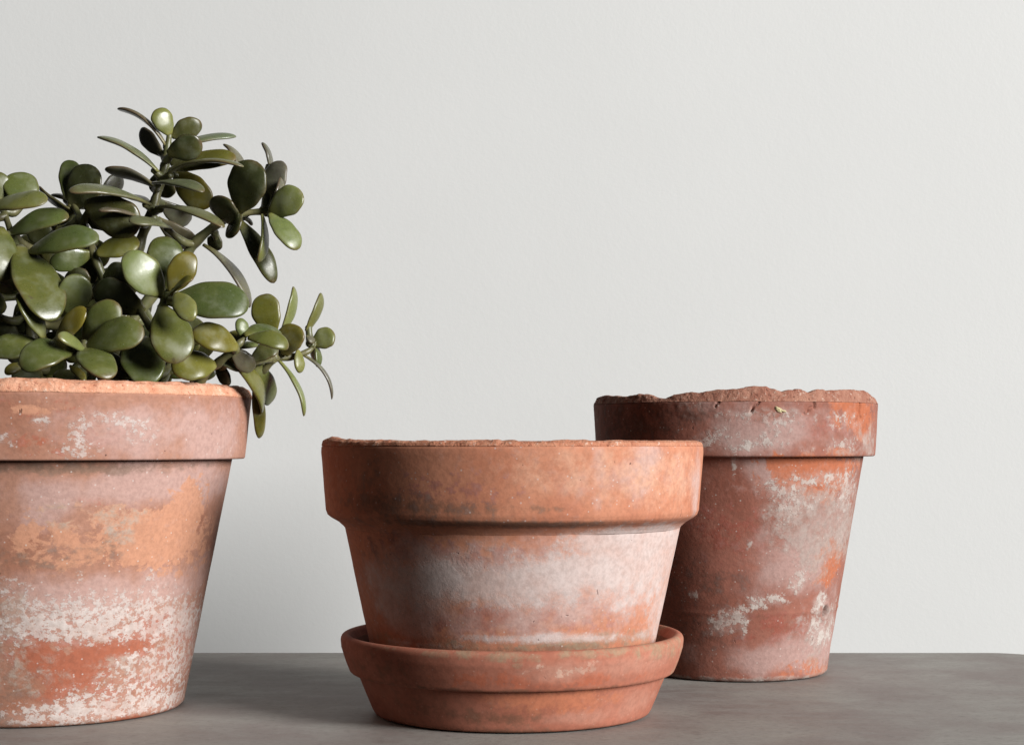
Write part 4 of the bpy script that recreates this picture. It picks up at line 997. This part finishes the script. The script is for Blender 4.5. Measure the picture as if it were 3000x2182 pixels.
 ((0.0443,-0.0300,0.0861), (0.0644,-0.0300,0.0712), 0.0151, (-0.0850,-0.9932,0.0792), 0.03, 'd'),
 ((0.1335,-0.0650,0.0449), (0.1085,-0.0760,0.0540), 0.0195, (0.2211,-0.8668,0.4470), 0.12, 'o'),
 ((0.1191,-0.0600,0.0355), (0.0967,-0.0760,0.0313), 0.0209, (0.2060,-0.8886,0.4098), 0.13, 'o'),
 ((0.1252,-0.0500,0.0416), (0.1405,0.0055,0.0085), 0.0162, (0.5489,-0.7289,0.4091), 0.08, 'o'),
 ((0.1370,-0.0233,0.0396), (0.1431,0.0120,0.0135), 0.0152, (0.3912,-0.9010,0.1877), 0.05, 'g'),
 ((0.1359,-0.0103,0.0328), (0.1365,0.0146,-0.0092), 0.0103, (0.7005,-0.7136,-0.0101), 0.03, 'o'),
 ((0.1362,-0.0536,0.0513), (0.1332,-0.0531,0.0638), 0.0090, (0.5351,-0.7940,0.2884), 0.05, 'l'),
 ((0.1368,-0.0576,0.0527), (0.1558,-0.0360,0.0562), 0.0128, (0.1344,-0.5213,0.8428), 0.12, 'g'),
 ((0.1395,-0.0587,0.0514), (0.1638,-0.0600,0.0460), 0.0134, (0.2196,-0.7577,0.6146), 0.12, 'g'),
 ((0.1486,-0.0180,0.0550), (0.1423,-0.0160,0.0818), 0.0185, (-0.0856,-0.9756,0.2023), 0.08, 'o'),
 ((0.1524,-0.0140,0.0559), (0.1611,-0.0080,0.0870), 0.0121, (0.9633,-0.2393,0.1218), 0.05, 'l'),
 ((0.1675,-0.0040,0.0592), (0.1775,0.0020,0.0836), 0.0109, (0.9139,-0.1529,0.3759), 0.06, 'l'),
 ((0.1559,-0.0180,0.0432), (0.1635,-0.0200,0.0620), 0.0195, (-0.4478,-0.8787,-0.1653), 0.05, 'o'),
 ((0.1723,-0.0040,0.0505), (0.1853,-0.0040,0.0587), 0.0145, (0.2086,-0.9179,0.3376), 0.03, 'l'),
 ((0.1636,-0.0140,0.0465), (0.1653,-0.0160,0.0322), 0.0084, (0.7091,-0.6994,0.0900), 0.03, 'l'),
 ((0.1682,-0.0080,0.0557), (0.1728,-0.0080,0.0513), 0.0065, (0.6139,-0.5877,0.5269), 0.04, 'p'),
 ((0.1734,-0.0020,0.0506), (0.1751,-0.0040,0.0364), 0.0074, (0.8982,-0.4288,0.0963), 0.06, 'g'),
 ((0.1658,-0.0080,0.0438), (0.1849,-0.0040,0.0164), 0.0074, (0.8796,-0.0654,0.4711), 0.14, 'p'),
 ((0.1506,-0.0140,0.0409), (0.1698,-0.0180,0.0059), 0.0095, (0.8912,-0.1531,0.4270), 0.08, 'l'),
 ((0.1387,-0.0428,0.0382), (0.1539,-0.0380,0.0485), 0.0127, (-0.0696,-0.8925,0.4456), 0.05, 'd'),
 ((0.1291,-0.0560,0.0446), (0.1406,-0.0473,0.0325), 0.0121, (0.0576,-0.9945,0.0879), 0.05, 'p'),
 ((0.1309,-0.0540,0.0451), (0.1419,-0.0334,0.0492), 0.0075, (0.1905,-0.5170,0.8345), 0.04, 'l'),
 ((0.1183,-0.0460,0.0380), (0.1329,-0.0486,0.0321), 0.0084, (0.2045,-0.5361,0.8190), 0.07, 's'),
 ((0.1248,-0.0500,0.0499), (0.1320,-0.0376,0.0557), 0.0099, (0.0366,-0.8582,0.5120), 0.05, 'o'),
 ((0.1171,-0.0340,0.0382), (0.1223,-0.0300,0.0235), 0.0100, (-0.5094,-0.8550,0.0971), 0.03, 'd'),
 ((0.1013,-0.0400,0.0316), (0.1175,-0.0460,0.0309), 0.0113, (-0.0316,-0.9793,0.2002), 0.03, 'd'),
 ((0.1744,0.0000,0.0503), (0.1713,0.0120,0.0404), 0.0094, (-0.3048,-0.9074,0.2894), 0.03, 'o'),
 ((-0.0049,0.0100,0.1063), (-0.0210,0.0200,0.1229), 0.0190, (0.0506,-0.9586,0.2803), 0.04, 'd'),
 ((-0.0196,0.0000,0.1030), (-0.0269,0.0100,0.0887), 0.0188, (0.0658,-0.9948,0.0782), 0.04, 'd'),
 ((-0.0009,-0.0200,0.0603), (-0.0137,-0.0200,0.0667), 0.0185, (0.1589,-0.9675,0.1966), 0.04, 'd'),
 ((-0.0066,-0.0300,0.0511), (-0.0257,-0.0300,0.0596), 0.0183, (0.1618,-0.9407,0.2981), 0.04, 'd'),
 ((0.0162,-0.0200,0.0624), (0.0151,-0.0200,0.0817), 0.0185, (0.0396,-0.9805,0.1926), 0.04, 'd'),
 ((0.0443,-0.0300,0.0469), (0.0507,-0.0300,0.0638), 0.0206, (-0.0853,-0.9923,0.0894), 0.04, 'd'),
 ((0.0634,-0.0300,0.0426), (0.0750,-0.0250,0.0599), 0.0206, (-0.1022,-0.9906,0.0904), 0.04, 'd'),
 ((0.0590,-0.0200,0.0410), (0.0549,-0.0300,0.0278), 0.0208, (0.0023,-0.9802,0.1980), 0.04, 'd'),
 ((0.0909,-0.0300,0.0511), (0.1070,-0.0250,0.0621), 0.0192, (-0.1268,-0.9880,0.0881), 0.04, 'd'),
 ((0.0957,-0.0100,0.0415), (0.1065,-0.0100,0.0545), 0.0187, (-0.1345,-0.9867,0.0909), 0.04, 'd'),
 ((0.0061,-0.0300,0.0320), (-0.0079,-0.0400,0.0253), 0.0183, (0.0491,-0.9533,0.2981), 0.04, 'd'),
 ((0.0273,-0.0300,0.0320), (0.0215,-0.0400,0.0232), 0.0183, (0.0313,-0.9540,0.2981), 0.04, 'd'),
 ((0.0827,-0.0100,0.0307), (0.0742,0.0000,0.0442), 0.0210, (-0.1231,-0.9880,0.0937), 0.04, 'd'),
 ((-0.0015,0.0300,0.1353), (-0.0154,0.0400,0.1231), 0.0194, (-0.0587,-0.9959,0.0687), 0.04, 'd'),
 ((0.0066,0.0000,0.1139), (-0.0087,0.0000,0.1292), 0.0165, (-0.0588,-0.9956,0.0731), 0.04, 'd'),
 ((-0.0163,-0.0400,0.0652), (-0.0258,-0.0500,0.0707), 0.0204, (0.2469,-0.8228,0.5119), 0.05, 'g'),
 ((-0.0258,-0.0500,0.0478), (-0.0379,-0.0700,0.0405), 0.0213, (0.2412,-0.7731,0.5866), 0.06, 'g'),
 ((-0.0278,-0.0300,0.1020), (-0.0415,-0.0400,0.1135), 0.0218, (0.2543,-0.8257,0.5035), 0.06, 'g'),
 ((-0.0383,-0.0100,0.1301), (-0.0534,-0.0100,0.1473), 0.0222, (0.3575,-0.7920,0.4948), 0.05, 'l'),
 ((-0.0469,-0.0100,0.1171), (-0.0694,-0.0200,0.1287), 0.0222, (0.2381,-0.7439,0.6244), 0.05, 'g'),
 ((-0.0458,-0.0200,0.0902), (-0.0702,-0.0300,0.0956), 0.0231, (0.2381,-0.7394,0.6297), 0.05, 'g'),
 ((-0.0426,-0.0300,0.0808), (-0.0570,-0.0500,0.0645), 0.0229, (0.2639,-0.8196,0.5085), 0.05, 'g'),
 ((-0.0532,-0.0300,0.0596), (-0.0772,-0.0400,0.0589), 0.0218, (0.2432,-0.7324,0.6360), 0.05, 'g'),
 ((-0.0499,-0.0400,0.0421), (-0.0603,-0.0700,0.0303), 0.0227, (0.2422,-0.7296,0.6395), 0.08, 'l'),
 ((-0.0545,0.0000,0.1532), (-0.0675,0.0000,0.1728), 0.0212, (0.2868,-0.8852,0.3662), 0.05, 'g'),
 ((-0.0545,0.0000,0.1532), (-0.0457,0.0000,0.1728), 0.0212, (0.2964,-0.9147,0.2748), 0.05, 'o'),
 ((-0.0822,-0.0200,0.0603), (-0.1079,-0.0200,0.0731), 0.0208, (0.2588,-0.7269,0.6361), 0.06, 'g'),
 ((-0.0822,-0.0200,0.0560), (-0.1020,-0.0300,0.0469), 0.0208, (0.2585,-0.7263,0.6370), 0.06, 'g'),
 ((0.0240,0.0068,0.0524), (0.0438,0.0001,0.0426), 0.0177, (0.1317,-0.9349,0.3296), 0.05, 'd'),
 ((-0.0162,-0.0089,0.0647), (0.0028,-0.0048,0.0780), 0.0221, (0.5266,-0.7853,0.3255), 0.05, 'd'),
 ((0.0527,-0.0248,0.0366), (0.0683,-0.0318,0.0421), 0.0206, (-0.0437,-0.9513,0.3050), 0.05, 'd'),
 ((0.0313,0.0111,0.0484), (0.0088,0.0106,0.0484), 0.0226, (0.4936,-0.7675,0.4090), 0.05, 'g'),
 ((0.0127,-0.0151,0.0681), (0.0097,-0.0181,0.0832), 0.0212, (0.0370,-0.8855,0.4631), 0.05, 'd'),
 ((-0.0011,-0.0103,0.0323), (0.0179,-0.0137,0.0383), 0.0196, (-0.1027,-0.9365,0.3352), 0.05, 'g'),
 ((-0.0313,0.0400,0.0666), (-0.0076,0.0400,0.0611), 0.0177, (-0.1857,-0.9119,0.3659), 0.05, 'd'),
 ((0.0577,-0.0154,0.0702), (0.0330,-0.0188,0.0686), 0.0185, (0.0087,-0.8797,0.4754), 0.05, 'd'),
 ((0.0099,-0.0252,0.0294), (0.0156,-0.0244,0.0123), 0.0184, (0.4321,-0.8370,0.3357), 0.05, 'd'),
 ((-0.0247,-0.0019,0.0734), (-0.0354,-0.0135,0.0780), 0.0187, (-0.1864,-0.9785,0.0883), 0.05, 'd'),
 ((-0.0286,0.0001,0.0620), (-0.0370,-0.0116,0.0497), 0.0173, (0.0681,-0.9448,0.3206), 0.05, 'g'),
 ((0.0850,-0.0129,0.0379), (0.0878,-0.0267,0.0541), 0.0174, (0.4250,-0.7951,0.4327), 0.05, 'd'),
 ((0.0143,0.0297,0.0782), (0.0421,0.0206,0.0838), 0.0185, (0.3990,-0.8651,0.3041), 0.05, 'g'),
 ((0.0319,0.0093,0.0330), (0.0503,0.0012,0.0302), 0.0203, (-0.2361,-0.9666,0.0996), 0.05, 'd'),
 ((0.0526,0.0460,0.0814), (0.0369,0.0454,0.0746), 0.0204, (0.5050,-0.8627,0.0285), 0.05, 'd'),
 ((0.0802,0.0003,0.0300), (0.0671,0.0025,0.0110), 0.0167, (-0.2854,-0.8651,0.4125), 0.05, 'g'),
 ((0.0848,0.0229,0.0403), (0.0644,0.0079,0.0422), 0.0173, (0.1071,-0.9171,0.3840), 0.05, 'd'),
 ((0.0737,-0.0266,0.0322), (0.0633,-0.0390,0.0493), 0.0185, (0.3185,-0.8409,0.4376), 0.05, 'd'),
 ((0.0372,0.0432,0.0642), (0.0194,0.0354,0.0524), 0.0232, (0.4133,-0.8335,0.3667), 0.05, 'g'),
 ((0.0848,0.0040,0.0451), (0.0663,-0.0014,0.0502), 0.0196, (-0.0946,-0.9949,0.0346), 0.05, 'd'),
 ((0.0059,-0.0282,0.0432), (-0.0154,-0.0284,0.0436), 0.0161, (-0.0237,-0.9391,0.3429), 0.05, 'd'),
 ((0.0321,0.0076,0.0422), (0.0180,0.0078,0.0636), 0.0190, (-0.0935,-0.9431,0.3189), 0.05, 'd'),
 ((0.0712,0.0384,0.0637), (0.0554,0.0335,0.0538), 0.0222, (0.3674,-0.8572,0.3608), 0.05, 'g'),
 ((0.0680,0.0175,0.0448), (0.0911,0.0121,0.0334), 0.0208, (0.2587,-0.8655,0.4289), 0.05, 'g'),
 ((0.0114,-0.0077,0.0375), (0.0077,-0.0083,0.0589), 0.0184, (0.2655,-0.9156,0.3021), 0.05, 'd'),
 ((0.0240,-0.0162,0.0701), (0.0289,-0.0272,0.0516), 0.0219, (-0.1950,-0.9801,0.0376), 0.05, 'g'),
 ((0.0819,0.0348,0.0473), (0.0876,0.0396,0.0676), 0.0199, (0.2695,-0.9589,0.0889), 0.05, 'g'),
 ((0.0737,-0.0347,0.0509), (0.0922,-0.0329,0.0444), 0.0208, (0.2748,-0.9549,0.1128), 0.05, 'g'),
 ((0.0860,-0.0032,0.0433), (0.1022,-0.0164,0.0571), 0.0186, (0.1257,-0.8864,0.4455), 0.05, 'g'),
 ((0.0320,-0.0196,0.0461), (0.0403,-0.0274,0.0673), 0.0203, (-0.1106,-0.8964,0.4293), 0.05, 'd'),
 ((0.0400,-0.0009,0.0988), (0.0458,-0.0064,0.0809), 0.0181, (-0.3443,-0.9336,0.0996), 0.05, 'g'),
 ((-0.0017,0.0010,0.1127), (0.0127,0.0032,0.1046), 0.0167, (0.0552,-0.9657,0.2536), 0.05, 'd'),
 ((-0.0004,0.0095,0.0755), (0.0152,0.0116,0.0639), 0.0208, (0.0936,-0.9593,0.2665), 0.05, 'd'),
 ((-0.0090,0.0326,0.1011), (0.0009,0.0333,0.0830), 0.0214, (-0.1816,-0.9561,0.2299), 0.05, 'g'),
 ((-0.0213,0.0142,0.0837), (-0.0034,0.0206,0.0803), 0.0193, (0.0405,-0.9758,0.2150), 0.05, 'd'),
 ((0.0084,-0.0045,0.1242), (0.0238,0.0033,0.1151), 0.0168, (-0.2419,-0.9097,0.3375), 0.05, 'd'),
 ((-0.0072,0.0187,0.0785), (0.0067,0.0264,0.0707), 0.0188, (0.3035,-0.8744,0.3786), 0.05, 'd'),
 ((-0.0013,0.0283,0.1248), (-0.0145,0.0257,0.1322), 0.0216, (-0.3508,-0.9350,-0.0515), 0.05, 'd'),
 ((0.0092,0.0353,0.1141), (-0.0031,0.0321,0.1306), 0.0176, (0.0168,-0.9999,-0.0011), 0.05, 'd'),
 ((0.0186,0.0029,0.0813), (0.0395,0.0018,0.0842), 0.0191, (0.3500,-0.9195,0.1788), 0.05, 'd'),
 ((-0.0013,0.0295,0.0851), (-0.0182,0.0262,0.0698), 0.0208, (0.4010,-0.9149,0.0465), 0.05, 'd'),
 ((0.0247,0.0356,0.1211), (0.0292,0.0296,0.1032), 0.0177, (-0.3367,-0.9391,0.0687), 0.05, 'd'),
 ((0.0236,0.0219,0.1073), (0.0283,0.0195,0.0909), 0.0169, (-0.2463,-0.9418,0.2288), 0.05, 'd'),
 ((-0.0268,0.0091,0.1015), (-0.0278,0.0157,0.0823), 0.0170, (-0.2801,-0.9536,-0.1101), 0.05, 'g'),
]
plant = thing('jade_plant', 'bushy jade plant with glossy green oval leaves growing from the left pot', 'plant', (-0.2987, 0.09, 0.18))
LEAF_MAT, STEM_MAT = leaf_material(), stem_material()
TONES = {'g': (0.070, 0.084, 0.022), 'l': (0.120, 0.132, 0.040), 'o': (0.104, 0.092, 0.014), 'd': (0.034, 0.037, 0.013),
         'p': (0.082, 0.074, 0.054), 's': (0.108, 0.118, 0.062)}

def leaf(base, tip, width, nrm, bend, tone, idx):
    rnd = random.Random(idx*7+3)
    base, tip, nrm = Vector(base), Vector(tip), Vector(nrm)
    ax = tip-base; L = ax.length; ax.normalize()
    nrm = (nrm - ax*nrm.dot(ax)).normalized()
    lat = ax.cross(nrm).normalized()
    NU, NS = 22, 20
    peak = rnd.uniform(0.56, 0.66); blunt = rnd.uniform(1.65, 2.3); full = rnd.uniform(0.98, 1.45); foot = min(0.26, 0.011/width*0.5)
    thick = min(0.0044, 0.0021 + width*0.07)*rnd.uniform(0.9, 1.1)
    skew = rnd.uniform(-0.06, 0.06); twist = rnd.uniform(-0.15, 0.15); cup = rnd.uniform(-0.04, 0.16); curl = rnd.uniform(0.10, 0.42); dent = rnd.uniform(0, 50)
    verts, faces, marg = [], [], []
    for i in range(NU+1):
        t = 1-(1-i/NU)**1.35 if i < NU else 1.0
        if t < peak:
            u = t/peak
            w = foot + (1-foot)*(1-(1-u)**2.1)**full
        else:
            u = (t-peak)/(1-peak)
            w = max(0.0, 1-u**blunt)**(1/2.0)
        w = max(w, 0.012)
        half = 0.5*width*w
        th = thick*(0.55+0.45*min(1, t/0.35))*max(0.0, 1-(max(t-0.72, 0)/0.28)**2.6)**0.5 if t > 0.72 else thick*(0.62+0.38*min(1, t/0.4))
        th = max(th, 0.0002)
        par = 4*t*(1-t)
        cen = base + ax*(L*t) + nrm*(bend*L*par - curl*L*max(0.0, t-0.62)**2) + lat*(skew*L*par*0.5)
        slope = 4*(1-2*t)*bend - 2*curl*max(0.0, t-0.62)
        nn = (nrm - ax*slope).normalized()
        ang = twist*(t-0.3)
        ll = (lat*math.cos(ang) + nn*math.sin(ang)); n2 = (nn*math.cos(ang) - lat*math.sin(ang))
        for j in range(NS):
            a = 2*math.pi*j/NS
            ca, sa = math.cos(a), math.sin(a)
            x = half*(abs(ca)**0.88)*(1 if ca >= 0 else -1)
            y = 0.5*th*(abs(sa)**0.78)*(1.25 if sa >= 0 else -0.75)
            edge = abs(ca)
            dn = 0.035*half*math.sin(dent+x/max(half, 1e-4)*2.2+t*5)*math.sin(dent*2.3+t*6)
            wav = 1+0.025*math.sin(dent+t*17+(3 if ca > 0 else 0))
            verts.append(cen + ll*(x*wav) + n2*(y + dn + cup*half*(abs(ca)**2)*0.6))
            mg = max(0.0, (edge-0.90)/0.10)*(0.35+0.65*t) + max(0.0, (t-0.90)/0.10)*0.8
            marg.append((min(1.0, mg), max(0.0, 1-t/0.28)**1.3, 0.0, 1.0))
    for i in range(NU):
        for j in range(NS):
            k = (j+1) % NS
            faces.append((i*NS+j, i*NS+k, (i+1)*NS+k, (i+1)*NS+j))
    faces.append(tuple(reversed(range(NS)))); faces.append(tuple(range(NU*NS, NU*NS+NS)))
    o = mesh_object('leaf', verts, faces, LEAF_MAT, plant)
    A = o.data.attributes.new('margin', 'FLOAT_COLOR', 'POINT')
    A.data.foreach_set('color', np.array(marg, dtype=np.float32).ravel())
    c = TONES[tone]; k = rnd.uniform(0.74, 1.08); h = rnd.uniform(-0.10, 0.10)
    o.color = (c[0]*k*(1+h), c[1]*k, c[2]*k*(1-h), 1)
    return o

def tube(name, pts, mat, rings=12):
    """pts: (x,y,z,radius); smoothed with Catmull-Rom, slight swelling at the nodes"""
    P = [Vector(p[:3]) for p in pts]; Rr = [p[3] for p in pts]
    path = []
    for i in range(len(P)-1):
        p0 = P[max(i-1, 0)]; p1 = P[i]; p2 = P[i+1]; p3 = P[min(i+2, len(P)-1)]
        for k in range(6):
            t = k/6
            q = 0.5*((2*p1)+(p2-p0)*t+(2*p0-5*p1+4*p2-p3)*t*t+(3*p1-p0-3*p2+p3)*t**3)
            path.append((q, (Rr[i]*(1-t)+Rr[i+1]*t)*(1+0.10*math.cos(2*math.pi*t))))
    path.append((P[-1], Rr[-1]*0.8))
    verts, faces = [], []
    side = Vector((0, 1, 0))
    for i, (q, r) in enumerate(path):
        d = (path[min(i+1, len(path)-1)][0]-path[max(i-1, 0)][0]).normalized()
        u = d.cross(side).normalized(); v = d.cross(u)
        for j in range(rings):
            a = 2*math.pi*j/rings
            verts.append(q + (u*math.cos(a)+v*math.sin(a))*r)
    n = len(path)
    for i in range(n-1):
        for j in range(rings):
            k = (j+1) % rings
            faces.append((i*rings+j, i*rings+k, (i+1)*rings+k, (i+1)*rings+j))
    faces.append(tuple(reversed(range(rings)))); faces.append(tuple(range((n-1)*rings, n*rings)))
    return mesh_object(name, verts, faces, mat, plant)

for pts in BRANCHES: tube('branch', pts, STEM_MAT)
for pts in TWIGS: tube('twig', pts, STEM_MAT, 8)
for i, (b, t, w, n, bend, tone) in enumerate(LEAVES): leaf(b, t, w, n, bend, tone, i)
